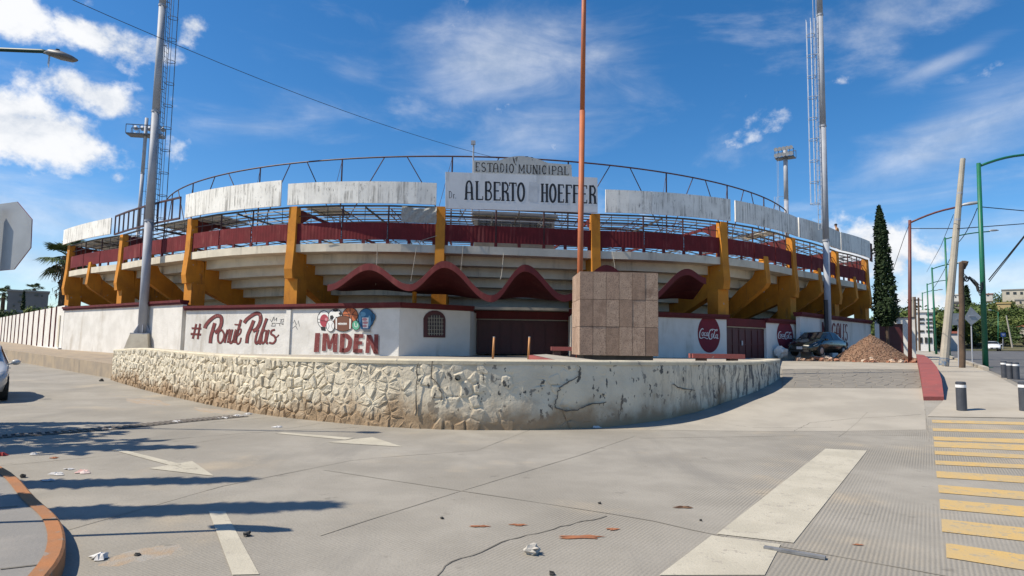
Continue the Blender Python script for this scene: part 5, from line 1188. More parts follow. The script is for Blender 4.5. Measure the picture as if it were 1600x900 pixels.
lamp('street_lamp', 1540, 575, 255, M_GREEN, 'tall green street lamp nearest the right edge with arm leaving the frame', dict(u=1612, v=236, du=-11), r=.12)
lamp('street_lamp', 1483.5, 556, 371, M_GREEN, 'green street lamp seen just behind the leaning concrete pole', dict(u=1546, v=359, du=-7), r=.10)
lamp('street_lamp', 1463, 552, 418, M_GREEN, 'green street lamp farther back left of the leaning pole', dict(u=1497, v=409, du=-7), r=.10, D=62)
lamp('street_lamp', 1452.5, 550, 443, M_GREEN, 'small distant green street lamp, second beyond the leaning pole', dict(u=1480, v=436, du=-4), r=.10, D=80)
lamp('street_lamp', 1444, 549, 457, M_GREEN, 'smallest and farthest green street lamp along the avenue', dict(u=1465, v=452, du=-3), r=.10, D=98)
# lamp on the left: its post stands outside the frame
root = thing('street_lamp', (-12.6, 11.0, .1), 'street lamp reaching in at the upper left edge', 'street lamp', 'street lamps along the avenue')
h = at(60, 80, 11); mb = MB(); mb.tube([(-12.6, 11, 0), (-12.6, 11, h.z + .1)], .10, 12, .07); mb.build('post', M_GREEN, root, smooth=True)
mb = MB(); mb.tube([Vector((-12.6, 11, h.z + .05)), at(-60, 77, 11), at(0, 77.5, 11), at(50, 79.5, 11), at(66, 80, 11), at(77, 83, 11)], .038, 8); mb.build('arm', mat('dark_green_arm', (.015, .05, .035), None, rough=.5), root, smooth=True)
mb = MB(); rows = []
for u, v, w, hh in ((73, 82, .05, .04), (80, 84, .12, .07), (95, 88.5, .15, .085), (108, 92, .14, .06), (117, 94.5, .05, .02)):
    c = at(u, v, 11); rows.append([c + Vector((.05 * math.sin(a), w * math.cos(a), hh * math.sin(a) * (1 if math.sin(a) > 0 else .45))) for a in [2 * math.pi * k / 12 for k in range(12)]])
mb.add([p for r_ in rows for p in r_], [(i * 12 + k, i * 12 + (k + 1) % 12, (i + 1) * 12 + (k + 1) % 12, (i + 1) * 12 + k) for i in range(4) for k in range(12)] + [tuple(range(12))[::-1], tuple(range(48, 60))]); mb.build('lamp_head', mat('lamp_grey', (.16, .16, .165), (.11, .11, .115), 6, .5), root, smooth=True)
mb = MB(); c = at(90, 81.5, 11); mb.tube([c - Vector((0, 0, .05)), c + Vector((0, 0, .05))], .035, 8); mb.build('photocell', M_RUBBER, root)
mb = MB(); c = at(75.5, 86, 11); mb.prism([c, c + Vector((.03, 0, -.02)), at(76, 106, 11), at(74, 101, 11)], (0, .01, 0)); mb.build('hanging_strip', M_GALVL, root)

# leaning concrete pole, old wooden pole, signs seen from behind
p, t = ong(1474.5, 573), None; t = at(1504.5, 248, p.y); root = thing('utility_pole', p, 'pale concrete utility pole leaning to the right', 'utility pole')
mb = MB(); mb.tube([p - (t - p) * .03, t], .20, 10, .11); mb.build('shaft', M_PALE, root)
mb = MB(); mb.tube([p + (t - p) * .005, p + (t - p) * .04], .21, 10, .205); mb.build('blue_base_paint', mat('blue_paint', (.06, .13, .24), (.3, .28, .24), 6), root)
for f in (.70, .83): mb = MB(); c = p + (t - p) * f; mb.tube([c - Vector((0, 0, .05)), c + Vector((0, 0, .05))], lerp(.21, .118, f) , 10); mb.build('band', M_GALV, root)
WOODP = ong(1503.5, 575); wt = at(1502, 411, WOODP.y); root = thing('utility_pole', WOODP, 'short dark wooden pole with cut top beside the traffic signs', 'utility pole')
mb = MB(); n = 7; mb.tube([WOODP.lerp(wt, i / n) + Vector((.02 * math.sin(i * 2), 0, 0)) for i in range(n + 1)], [.125 - .02 * i / n + .008 * math.sin(i * 3) for i in range(n + 1)], 12); mb.build('shaft', M_WOOD, root)
mb = MB(); mb.blob(wt + Vector((.12, 0, -.02)), (.20, .14, .13), 3, 8, 6, .5); mb.tube([wt + Vector((.1, 0, -.25)), wt + Vector((.28, 0, .05))], .07, 8, .05); mb.build('splintered_top', M_WOOD, root)
for k in range(5):
    z = WOODP.lerp(wt, .80 + .03 * k); mb = MB(); mb.tube([z, at(1515, 432 + k, WOODP.y), at(1522 + k, 437 + 3 * k, WOODP.y), at(1531, 446 + 4 * k, WOODP.y - .2), at(1538, 438 + 2 * k, ong(1540, 575).y)], .017, 5); mb.build('cable', M_CABLE, root)
mb = MB(); c = at(1510, 436, WOODP.y); mb.tube([c + Vector((.10 * math.cos(a), 0, .10 * math.sin(a))) for a in [2 * math.pi * i / 14 for i in range(15)]], .03, 6); mb.build('cable_coil', M_CABLE, root)
for k in range(4): mb = MB(); c = at(1526, 446, WOODP.y); mb.tube([c + Vector((.05 * k - .1, 0, .28 - .05 * k)), c + Vector((.02 + .05 * k, .02 * k, -.28))], .018, 5); mb.build('splice_bundle', M_CABLE, root)
def sign_back(u, vb, D, shape, label, pu0, pv):
    p = ong(u, vb) if D is None else at(u, vb, D); D = p.y; root = thing('traffic_sign', p, label, 'traffic sign'); t = at(pu0, pv, D)
    mb = MB(); mb.tube([p - Vector((0, 0, .2)), t], .03, 8); mb.build('post', M_GALV, root)
    pts = [at(a, b, D - .04) for a, b in shape]; mb = MB(); mb.prism(pts, (0, -.004, 0)); mb.build('plate', M_SIGNBACK, root)
    ys = sorted(p_.z for p_ in pts); mb = MB(); zz = lerp(ys[0], ys[-1], .5); mb.box((t.x, D - .06, zz), (.3, .03, .04)); mb.build('clamp', M_GALV, root); return root
sign_back(1519.5, 571, None, [(1516.5, 479), (1534, 496), (1517.5, 508.5), (1506.5, 497)], 'grey back of a diamond traffic sign on a thin post', 1516.8, 482)
sign_back(1497.5, 572, None, [(1486, 489.5), (1507, 489.5), (1507, 508), (1487, 508)], 'grey back of a square traffic sign behind the wooden pole', 1497, 491)
# stop sign, from behind, at the left edge
root = thing('stop_sign', (-4.86, 5.42, .14), 'octagonal traffic sign seen from behind at the left edge', 'traffic sign'); c = at(7, 369.5, 5.42); pts = []
rr = .315
sgn = Vector((.955, -.295, 0))
oc = [c + sgn * (rr * 1.06 * math.cos(R_(22.5 + 45 * k + 3))) + Vector((0, 0, rr * math.sin(R_(22.5 + 45 * k + 3)))) for k in range(8)]
mb = MB(); mb.prism(oc, (.0, .005, 0)); mb.build('plate', M_SIGNBACK, root)
mb = MB(); mb.prism([c + (p - c) * 1.006 + Vector((0, .006, 0)) for p in oc], (0, .004, 0)); mb.build('face', mat('sign_red', (.35, .02, .025), None, rough=.4), root)
mb = MB(); mb.beam(Vector((c.x - .10, 5.38, .0)), Vector((c.x - .10, 5.38, c.z + .25)), .05, .05); mb.build('post', M_GALV, root)

# ================================================================== CABLES
def cable(pts, r, label, sag=0.0):
    out = []
    for a, b in zip(pts, pts[1:]): out += [a.lerp(b, k / 12) - Vector((0, 0, sag * 4 * (k / 12) * (1 - k / 12))) for k in range(12)]
    mb = MB(); mb.tube(out + [pts[-1]], r, 5); tag(mb.build('overhead_cable', M_CABLE, org=pts[0]), label, 'cable', 'overhead cables')
cable([at(80, -15, 20), at(780, 248, 38)], .012, 'single black cable running from upper left down to the name sign', .5)
gp = ong(1540, 575).y
cable([at(1422, 357, ong(1421, 567).y), at(1500, 357, 30), at(1620, 348, 30)], .022, 'level black cable between the brown lamp and the right edge')
cable([at(1531, 323, gp), at(1640, 333, gp)], .022, 'black cable leaving the green lamp near its top')
cable([at(1545, 437, gp), at(1610, 357, gp - 6)], .025, 'thick black cable climbing out of the right edge')
cable([at(1546, 440, gp), at(1640, 320, gp - 9)], .018, 'thin black cable beside the thick climbing one')
cable([at(1527, 325, gp), at(1496, 380, 32), at(1455, 455, 60)], .018, 'black cable sagging from the green lamp past the leaning pole', .2)
cable([at(1421, 350, 27), at(1413, 370, 27), at(1396, 420, 30)], .012, 'thin wire slanting from the brown lamp to the cypress')
cable([at(1490, 335, 30), at(1470, 385, 32), at(1448, 425, 60)], .012, 'thin wire running back from the leaning concrete pole')

# ================================================================== HEAP OF RUBBLE
def build_heap():
    c0 = ong(1367, 565.2); D = c0.y; rnd = random.Random(5); k = D / 1000
    root = thing('rubble_heap', c0, 'heap of reddish gravel and broken brick on the drive', 'rubble heap'); mound = [(0, 0, 1.72 * k * 31, 1.0), ]
    H = 43 * k; Rw = 60 * k
    def hz(x, y):
        r = math.hypot(x / Rw, (y - .3) / (Rw * .85)); h = H * max(0, 1 - r) ** .95
        r2 = math.hypot((x + Rw * 1.35) / (Rw * .75), (y - .2) / .7); h = max(h, .30 * max(0, 1 - r2))
        r3 = math.hypot((x - Rw * 1.05) / (Rw * .45), (y - .5) / .7); return max(h, .28 * max(0, 1 - r3))
    n = 70; mb = MB(); xs = np.linspace(-Rw * 2.2, Rw * 1.6, n); ys = np.linspace(-Rw * .9, Rw * 1.3, 46); vs = []
    for y in ys:
        for x in xs:
            h = hz(x, y); g = gz(c0.x + x, c0.y + y); vs.append((c0.x + x, c0.y + y, g - .03 + h + (.07 * mnoise.fractal((x * 3, y * 3, 1), 1, 2, 4) if h > .02 else 0)))
    mb.add(vs, [(j * n + i, j * n + i + 1, (j + 1) * n + i + 1, (j + 1) * n + i) for j in range(45) for i in range(n - 1) if max(hz(xs[i], ys[j]), hz(xs[i + 1], ys[j + 1])) > .001])
    mE = mat('red_gravel', (.19, .105, .066), (.25, .155, .10), 7, .95, .9, 30, bdist=.04); mb.build('mound', mE, root, smooth=True)
    mR = mat('rubble_bits', (.20, .105, .063), None, rough=.95, island=(.33, .225, .155)); sm = MB()
    for i in range(5200):
        x, y = rnd.uniform(-Rw * 2.1, Rw * 1.45), rnd.uniform(-Rw * .9, Rw * .8); h = hz(x, y)
        if h < .012: continue
        s = rnd.uniform(.012, .036); sm.blob((c0.x + x, c0.y + y, gz(c0.x + x, c0.y + y) + h + .05 * mnoise.fractal((x * 3, y * 3, 1), 1, 2, 4)), (s * rnd.uniform(.8, 1.5), s, s * .8), i * .37, 5, 3, .8)
    tag(sm.build('gravel', mR, root), kind='stuff')
    for i in range(70):           # larger lumps at the foot
        x = rnd.uniform(-Rw * 2.0, Rw * 1.4); y = -Rw * .83 * math.sqrt(max(0, 1 - (x / Rw) ** 2)) * rnd.uniform(.7, 1.12) if abs(x) < Rw else rnd.uniform(-.5, .2); h = hz(x, y); s = rnd.uniform(.06, .15)
        mb = MB(); mb.blob((c0.x + x, c0.y + y, gz(c0.x + x, c0.y + y) + h + s * .3), (s * 1.2, s, s * .75), i, 6, 4, .9); mb.build('broken_brick', mat('brick_%d' % (i % 4), [(.36, .165, .10), (.46, .30, .20), (.52, .42, .33), (.27, .13, .085)][i % 4], None, rough=.95), root)
build_heap()
p = ong(1219, 556); root = thing('whitewashed_stone', at(1221, 554, 37.6), 'whitewashed lump of concrete below the smaller red roundel', 'stone')
p = at(1221, 557, 37.6); mb = MB(); mb.blob((p.x, p.y, p.z + .25), (.42, .3, .34), 8, 9, 6, .5); root['label'] = 'whitewashed lump of concrete below the smaller red roundel'; mb.build('lump', M_PLASTER, root, org=ORG[root.name])

# white gatehouse with maroon door beyond the heap
def build_gatehouse():
    a, b = WG1 + V2(.3, -.6), at(1430, 530, 46.5); b.z = 0; d = (b - a).normalized(); n = V2(d.y, -d.x); root = thing('gatehouse', Vector((a.x, a.y, 1.0)), 'white wall with maroon double door behind the cypress and heap', 'wall'); put = lambda u, v, o=0.: onplane(u, v, a, n, o)
    zt = put(1380, 497).z; z0 = .9; L = (b - a).length
    u0 = (put(1367.5, 530) - a).dot(d); u1 = (put(1411.5, 530) - a).dot(d); zd = put(1385, 506).z
    S = lambda s, z, o=0.: a + d * s + n * o + Vector((0, 0, z))
    for s0, s1, q0, q1 in ((0, u0, z0, zt), (u1, L, z0, zt), (u0, u1, zd, zt)): mb = MB(); mb.prism([S(s0, q0), S(s1, q0), S(s1, q1), S(s0, q1)], -n * .3); mb.build('wall_panel', M_WHITE, root)
    mb = MB(); mb.prism([S(L + .02, z0, .02), S(L + .02, z0, .02) + (V2(.522, .853) * 2.5), S(L + .02, zt, .02) + (V2(.522, .853) * 2.5), S(L + .02, zt, .02)], -d * .25); mb.build('side_wall', M_PLASTER, root)
    for i in range(2): mb = MB(); x0, x1 = lerp(u0, u1, i / 2) + .01, lerp(u0, u1, (i + 1) / 2) - .01; mb.prism([S(x0, z0, -.12), S(x1, z0, -.12), S(x1, zd - .01, -.12), S(x0, zd - .01, -.12)], -n * .05); mb.build('door_leaf', M_GATE, root)
    mb = MB(); mb.prism([S(-.1, zt + .001, .08), S(L + .1, zt + .001, .08), S(L + .1, zt + .001, -.4), S(-.1, zt + .001, -.4)], (0, 0, .08)); mb.build('roof_edge', M_BLACKSTEEL, root)
build_gatehouse()

# ================================================================== CARS
def car(name, label, paint, group=None, L=4.35, Wd=1.72, H=1.43, hatch=False):
    r = local_thing(name, label, 'car', group); hw = Wd / 2
    # stations along x (front = +x): x, half width, z sill, z belt, z roof, half width roof
    S = [(-L / 2, .62, .42, .72, .74, .55), (-L / 2 + .10, .76, .28, .86, .88, .66), (-L / 2 + .45, .83, .24, .93, .97, .70), (-L / 2 + .85, .85, .22, .94, 1.12, .66), (-L / 2 + 1.35, .86, .21, .93, H - .04, .60), (-.1, .86, .21, .92, H, .61), (.45, .86, .21, .91, H - .06, .60), (1.05, .85, .22, .89, 1.02, .68), (1.28, .85, .23, .88, .90, .72), (L / 2 - .40, .82, .25, .78, .80, .68), (L / 2 - .10, .74, .28, .66, .68, .60), (L / 2, .60, .34, .55, .57, .50)]
    vs = []
    for x, w, zs, zb, zr, wr in S:
        w *= hw / .86; wr *= hw / .86
        vs += [(x, -w * .9, zs), (x, -w, (zs + zb) / 2 - .02), (x, -w * .985, zb), (x, -wr, zr), (x, -wr * .5, zr + .025), (x, 0, zr + .035), (x, wr * .5, zr + .025), (x, wr, zr), (x, w * .985, zb), (x, w, (zs + zb) / 2 - .02), (x, w * .9, zs)]
    n = 11; m = len(S); fs = [(i * n + j, (i + 1) * n + j, (i + 1) * n + (j + 1) % n, i * n + (j + 1) % n) for i in range(m - 1) for j in range(n)] + [tuple(range(n)), tuple(range((m - 1) * n, m * n))[::-1]]
    mb = MB(); mb.add(vs, fs); body = mb.build('body', paint, r, smooth=True)
    P = lambda i, j: Vector(vs[i * n + j])
    def pane(name, q, off, k=.06):
        q = [Vector(p) for p in q]; c = sum(q, Vector()) / len(q); nn = (q[1] - q[0]).cross(q[2] - q[0]).normalized()
        if nn.dot(c - Vector((0, 0, .6))) < 0: nn = -nn
        mb = MB(); mb.prism([c + (p - c) * (1 - k) + nn * off for p in q], nn * -.03); return mb.build(name, M_GLASS, r)
    pane('windscreen', [P(7, 3), P(7, 7), P(6, 7), P(6, 3)], .05); pane('rear_window', [P(3, 3), P(3, 7), P(4, 7), P(4, 3)], .05)
    for a, b in ((2, 3), (8, 7)):
        pane('side_window', [P(5, a), P(7, a), P(6, b).lerp(P(7, b), .35), P(5, b)], .016, .09); pane('side_window', [P(3, a).lerp(P(4, a), .3), P(5, a), P(5, b), P(4, b)], .016, .09)
    for sx in (-1, 1):
        for sy in (-1, 1):
            x, y = (L / 2 - .85) if sx > 0 else (-L / 2 + .85), sy * (hw - .08); mb = MB(); mb.tube([(x, y - sy * .12, .31), (x, y + sy * .085, .31)], .31, 20); w = mb.build('wheel', M_RUBBER, r)
            mb = MB(); mb.tube([(x, y + sy * .08, .31), (x, y + sy * .095, .31)], .20, 16, .17); mb.build('rim', mat('wheel_rim', (.35, .36, .37), None, rough=.35, metal=.6), w)
            mb = MB(); mb.tube([(x + .37 * math.cos(a), y + sy * .02, .31 + .37 * math.sin(a)) for a in [math.pi * k / 8 for k in range(9)]], .05, 6); mb.build('wheel_arch', M_RUBBER, r)
    ml = mat('headlight_glass', (.62, .64, .66), None, rough=.1); mr = mat('tail_red', (.25, .01, .012), None, rough=.2)
    for s in (-1, 1):
        mb = MB(); q = [(L / 2 - .42, s * hw * .93, .70), (L / 2 - .15, s * hw * .86, .60), (L / 2 - .02, s * hw * .55, .55), (L / 2 - .14, s * hw * .60, .68), (L / 2 - .40, s * hw * .86, .785)]; mb.prism([Vector(p) + Vector((.03, s * .02, .005)) for p in q], (-.06, 0, 0)); mb.build('headlight', ml, r)
        mb = MB(); q = [(-L / 2 + .12, s * hw * .93, .66), (-L / 2 - .01, s * hw * .66, .66), (-L / 2 + .02, s * hw * .66, .82), (-L / 2 + .14, s * hw * .90, .85)]; mb.prism([Vector(p) + Vector((-.02, s * .015, 0)) for p in q], (.05, 0, 0)); mb.build('tail_light', mr, r)
        mb = MB(); mb.blob((.98, s * (hw + .12), .98), (.09, .11, .075), 1, 8, 6, 0); mb.beam((.98, s * (hw - .04), .93), (.98, s * (hw + .08), .96), .05, .04); mb.build('wing_mirror', paint, r, smooth=True)
        mb = MB(); mb.beam((.05, s * (hw + .004), .80), (.22, s * (hw + .004), .80), .03, .03); mb.build('door_handle', paint, r)
    mb = MB(); mb.box((L / 2 + .005, 0, .44), (.05, Wd * .55, .12)); mb.build('grille', M_RUBBER, r); mb = MB(); mb.box((L / 2 + .035, 0, .47), (.015, .34, .15)); mb.build('number_plate', mat('plate_white', (.6, .6, .6), (.42, .43, .45), 30, .5), r)
    mb = MB(); mb.box((L / 2 - .02, 0, .30), (.12, Wd * .72, .1)); mb.build('bumper', M_RUBBER, r)
    return r
def paintm(name, c, rough=.25): 
    m = mat(name, c, tuple(k * 1.15 for k in c), 2, rough); m.node_tree.nodes['Principled BSDF'].inputs['Coat Weight'].default_value = .6; return m
c = car('parked_car', 'dark green sedan parked in front of the lettered wall', paintm('black_green_paint', (.010, .016, .015))); p = at(1279, 556.5, 38.3); c.location = (p.x, p.y, p.z); c.rotation_euler = (0, 0, R_(-142)); CARZ = c
mb = MB(); mb.box((p.x, p.y, p.z - .45), (1, 1, .5))
c = car('moving_car', 'white car driving towards the viewer on the distant avenue', paintm('white_paint', (.62, .63, .64), .3)); p = at(1551, 549.3, 96); p.z = gz(p.x, p.y) + .012; c.location = p; c.rotation_euler = (0, 0, R_(-121))
c = car('parked_car', 'silver car cut off by the left edge of the picture', paintm('silver_paint', (.42, .42, .41), .3)); q = V2(-14.75, 17.6); c.location = (q.x, q.y, gz(q.x, q.y) + .005); c.rotation_euler = (0, 0, R_(-52))

# ================================================================== TREES
def leafmat(name, a, b, rough=.7): 
    m = mat(name, a, None, rough=rough, island=b, spec=.2); return m
def leafcloud(seed, n, shape, size, flat=.0):
    rnd = random.Random(seed); mb = MB()
    for i in range(n):
        c, out = shape(rnd); s = size * rnd.uniform(.6, 1.4)
        a = Vector((rnd.gauss(0, 1), rnd.gauss(0, 1), rnd.gauss(0, .8))).normalized(); b = a.cross(out + Vector((rnd.gauss(0, .5), rnd.gauss(0, .5), rnd.gauss(0, .5)))).normalized()
        mb.add([c - a * s, c - b * s * .5, c + a * s, c + b * s * .5], [(0, 1, 2, 3)])
    return mb
def cypress(label, base, H, Rm, seed, n=3800, group=None, name='cypress_tree', size=None, lean=(0, 0), c0=.09):
    root = thing(name, base, label, 'tree', group)
    def prof(t): return Rm * float(np.interp(t, [0, .05, .14, .25, .45, .7, .9, 1], [.45, .8, 1.0, .86, .66, .56, .34, .03]))
    def shape(rnd):
        t = rnd.random() ** 1.15; ph = rnd.uniform(0, 2 * math.pi); bump = 1 + .38 * mnoise.noise((math.cos(ph) * 1.8 + seed, math.sin(ph) * 1.8, t * 11)) + .22 * mnoise.noise((math.cos(ph) * 4 + seed, math.sin(ph) * 4, t * 34)) + (.35 * rnd.random() if rnd.random() < .04 else 0); r = prof(t) * bump * (rnd.random() ** .28)
        z = c0 * H + t * (1 - c0) * H; return Vector((base[0] + r * math.cos(ph) + lean[0] * t, base[1] + r * math.sin(ph), base[2] + z)), Vector((math.cos(ph), math.sin(ph), .8))
    mb = leafcloud(seed, n, shape, size or H * .016)
    for f in range(0): pass
    mb.build('crown', leafmat('cypress_leaf', (.012, .026, .010), (.035, .058, .022)), root)
    mb = MB(); mb.tube([Vector(base) - Vector((0, 0, .3)), Vector(base) + Vector((0, 0, H * .55)), Vector(base) + Vector((lean[0], 0, H * .95))], [Rm * .17, Rm * .12, .02], 8); mb.build('trunk', M_WOOD, root)
    return root
pc = at(1387.5, 553, 42); pc.z = 1.1; cypress('tall slender dark cypress beside the maroon gatehouse door', pc, at(1381, 322, 42).z - 1.1, .74, 3, 9000, size=.11, lean=(-.25, 0), c0=.22)
# out of frame on the left pavement: the slim trees whose shadows fall across the road
for i, (u, v, off, Rm) in enumerate([(592, 787, 6.6, .30), (440, 748, 6.0, .22), (335, 698, 5.2, .24), (235, 661, 5.0, .18)]):
    tip = onz(u, v, 0); x = tip.x - off; y = tip.y + off * SUN_H.y / abs(SUN_H.x) * 1.0; H = .93 * off * math.tan(SUN_EL)
    cypress(['slim cypress outside the left edge casting the longest road shadow', 'slim cypress outside the left edge casting the second road shadow', 'slim cypress outside the left edge casting the third road shadow', 'slim cypress outside the left edge casting the farthest road shadow'][i], (x, y, .12), H, Rm, 20 + i, 2200, 'slim trees on the left pavement', size=.17)
def palm(label, base, H, rc, seed, skirt=True, n=30, lean=0.0, group='palms beyond the left wall'):
    root = thing('palm_tree', base, label, 'tree', group); rnd = random.Random(seed); b = Vector(base); top = b + Vector((lean, 0, H))
    mb = MB(); mb.tube([b - Vector((0, 0, .3)), b.lerp(top, .5), top], [.34 * rc / 1.8, .28 * rc / 1.8, .24 * rc / 1.8], 10); mb.build('trunk', M_WOOD, root)
    mb = MB(); sk = MB()
    for i in range(n):
        ph = 2 * math.pi * i / n * 2.618; el = lerp(1.2, -.75, (i / n) ** .9); dirv = Vector((math.cos(ph) * math.cos(el), math.sin(ph) * math.cos(el), math.sin(el))); L = rc * rnd.uniform(.75, 1.05)
        stem = [top + dirv * (L * .5 * t) + Vector((0, 0, -.10 * L * t * t)) for t in (0, .5, 1)]; tgt = mb
        mb.tube(stem, .03, 4); c = stem[-1]; side = dirv.cross(Vector((0, 0, 1))).normalized(); upv = side.cross(dirv).normalized()
        for k in range(13):
            a = lerp(-1.35, 1.35, k / 12); e = (dirv * math.cos(a) + side * math.sin(a)).normalized(); l = L * .55 * (.75 + .25 * math.cos(a)); tip = c + e * l + Vector((0, 0, -.22 * l * rnd.uniform(.5, 1.6))); mid = c + e * l * .55 + upv * .03
            w = upv.cross(e).normalized() * (.045 * rc / 1.8 + .01); mb.add([c, mid - w, tip, mid + w], [(0, 1, 2, 3)])
    mb.build('crown', leafmat('palm_leaf', (.03, .055, .018), (.075, .105, .035)), root)
    if skirt:
        for i in range(170):
            ph = rnd.uniform(0, 6.28); z = rnd.uniform(-.1, -.62 * H); r = rnd.uniform(.25, .55) * rc / 1.8 * 1.3; c = top + Vector((0, 0, z)) * 1; e = Vector((math.cos(ph), math.sin(ph), 0)); l = rnd.uniform(.5, 1.2)
            sk.add([c + e * .15, c + e * r + Vector((-e.y * .12, e.x * .12, -l * .5)), c + e * r * .9 + Vector((0, 0, -l)), c + e * r + Vector((e.y * .12, -e.x * .12, -l * .5))], [(0, 1, 2, 3)])
        sk.build('dead_frond_skirt', leafmat('dead_frond', (.10, .075, .045), (.17, .13, .085)), root)
p = at(99, 480, 66); palm('shaggy fan palm rising behind the left end of the stadium', (p.x, p.y, 1.0), at(97, 400, 66).z - 1.0, 3.1, 2, n=46)
p = at(52, 470, 150); palm('small distant palm above the grey house roof', (p.x, p.y, 3), at(52, 451, 150).z - 3, 2.4, 4, False, 26)
p = at(4, 480, 120); palm('bushy distant palm at the left edge', (p.x, p.y, 2), at(4, 458, 120).z - 2, 2.2, 6, False, 26)
p = at(35, 490, 110); cypress('thin dark cypress before the distant grey house', (p.x, p.y, 2), at(35, 455, 110).z - 2, .42, 8, 900, size=.22)

def round_tree(seed, n=1500):
    rnd = random.Random(seed); lobes = [(Vector((rnd.gauss(0, .36), rnd.gauss(0, .36), rnd.uniform(.42, .98))), rnd.uniform(.20, .42)) for _ in range(14)]
    def shape(r):
        c, q = lobes[r.randrange(14)]; d = Vector((r.gauss(0, 1), r.gauss(0, 1), r.gauss(0, 1))).normalized(); return c + d * q * (r.random() ** .35), d
    return leafcloud(seed, n, shape, .062)
TREEM = [round_tree(s).mesh('crown', leafmat('hill_leaf_%d' % (s % 3), [(.055, .085, .022), (.085, .115, .028), (.035, .062, .018)][s % 3], [(.11, .15, .045), (.16, .185, .055), (.075, .11, .035)][s % 3])) for s in range(6)]
TRUNKM = MB().tube([(0, 0, -.1), (.02, 0, .35), (0, .03, .7)], [.05, .04, .015], 6).mesh('trunk', M_WOOD)
def tree_at(p, s, k, label, group, sz=1.0, name='tree'):
    root = thing(name, p, label, 'tree', group, rz=k * 1.7); root.scale = (s, s, s * sz)
    link('crown', TREEM[k % 6], root); link('trunk', TRUNKM, root)

tree_at((-12.6, 9.3, .1), 3.0, 1, 'bushy tree outside the left edge shading the road near the drain', None, 1.75)
# ================================================================== FAR BACKGROUND
def hill_z(x, y):
    az = 800 + 1000 * x / max(y, 1); k = np.interp(az, [1380, 1440, 1480, 1520, 1560, 1620, 1750, 2200], [4.5, 5, 6.5, 10, 13.5, 17, 20, 24]); f = np.interp(y, [95, 118, 150, 190, 260, 600], [0, .06, .35, .8, 1.0, 1.15]); return gz(x, y) + k * f
def build_hill():
    mb = MB(); us = np.linspace(1330, 2300, 60); ds = [100, 110, 120, 130, 140, 150, 160, 172, 185, 200, 225, 260, 330, 500]; vs = []
    for D in ds:
        for u in us: x = (u - 800) / 1000 * D; vs.append((x, D, hill_z(x, D) - .1 + .5 * mnoise.noise((x * .1, D * .1, 0)) * (D > 110)))
    n = len(us); mb.add(vs, [(j * n + i, j * n + i + 1, (j + 1) * n + i + 1, (j + 1) * n + i) for j in range(len(ds) - 1) for i in range(n - 1)])
    tag(mb.build('hillside', mat('hill_earth', (.075, .085, .035), (.13, .11, .06), .12, .95), smooth=True), 'green hillside rising on the right', kind='structure')
build_hill()
rndh = random.Random(21); placed = 0
def hillp(u, D): x = (u - 800) / 1000 * D; return Vector((x, D, hill_z(x, D) - .3))
# trees on the hill: one thing each
HL = []
for i in range(84):
    D = rndh.choice([116, 122, 130, 138, 148, 158, 168, 180, 195]); u = rndh.uniform(1500, 1640) if i < 46 else rndh.uniform(1405, 1500); s = rndh.uniform(2.6, 5.4) * (D / 150) ** .4
    HL.append((u, D, s))
HOUSES = [(1566, 1612, 200, 463), (1587, 1612, 170, 476), (1538, 1551, 200, 464), (1558, 1579, 160, 478), (1490, 1499, 185, 467), (1485, 1500, 150, 484), (1589, 1604, 118, 514), (1433, 1459, 86, 541)]
def clear(u, D, s):
    p = hillp(u, D); top = p.z + s * .95; v = 552 - (top - EYE) / D * 1000; w = s * .6 / D * 1000
    return all(not (h[0] - w < u < h[1] + w and D < h[2] + 3 and v < h[3] - 1) for h in HOUSES)
HL = [t for t in HL if clear(*t)]
for i, (u, D, s) in enumerate(HL):
    tree_at(hillp(u, D), s, i, 'green broadleaf tree among others on the right hillside', 'trees on the right hillside', rndh.uniform(.7, 1.0))
for i, (u, D, s) in enumerate([(1400, 104, 5.2), (1410, 92, 5.0), (1425, 100, 5.6), (1440, 108, 6.4), (1455, 112, 6.6), (1470, 114, 6.0), (1486, 116, 6.4)]):
    tree_at(hillp(u, D), s, i + 2, ['first', 'second', 'third', 'fourth', 'fifth', 'sixth', 'seventh'][i] + ' green tree from the left in the row behind the striped building', 'trees behind the white building', .95)
p = hillp(1513, 200); cypress('dark conifer on the skyline right of the wooden pole', p, at(1513, 447, 200).z - p.z, 1.5, 31, 900, size=.55)
tree_at(hillp(1578, 220), 5.5, 3, 'small dark tree on the skyline above the hilltop house', None, 1.1)
# hedge along the far kerb with a metal fence
def build_hedge():
    a, b = A0 + AN * 16.6 + AV * 20, A0 + AN * 16.6 + AV * 150; rnd = random.Random(9)
    def shape(r): s = r.random(); p = a.lerp(b, s) + AN * r.uniform(.2, 1.4); h = 1.9 + .7 * mnoise.noise((s * 40, 0, 0)); return Vector((p.x, p.y, gz(p.x, p.y) + h * (r.random() ** .6))), -AN
    mb = leafcloud(5, 9000, shape, .22); tag(mb.build('hedge', leafmat('hedge_leaf', (.03, .055, .015), (.075, .11, .03))), 'dense green hedge along the far side of the avenue', 'hedge')
    root = thing('railing_fence', Vector((a.x, a.y, gz(a.x, a.y))), 'dark metal railing fence in front of the far hedge', 'fence'); pts = resample([a - AN * .2, b - AN * .2], 1.0)
    bar = MB().beam((0, 0, 0), (0, 0, 2.0), .05, .05).mesh('picket', M_BLACKSTEEL)
    for q in pts: link('picket', bar, root, Vector((q.x, q.y, gz(q.x, q.y))) - ORG[root.name])
    for z in (.3, 1.85):
        mb = MB(); mb.tube([Vector((q.x, q.y, gz(q.x, q.y) + z)) for q in pts[::6] + [pts[-1]]], .03, 4); mb.build('rail', M_BLACKSTEEL, root)
build_hedge()
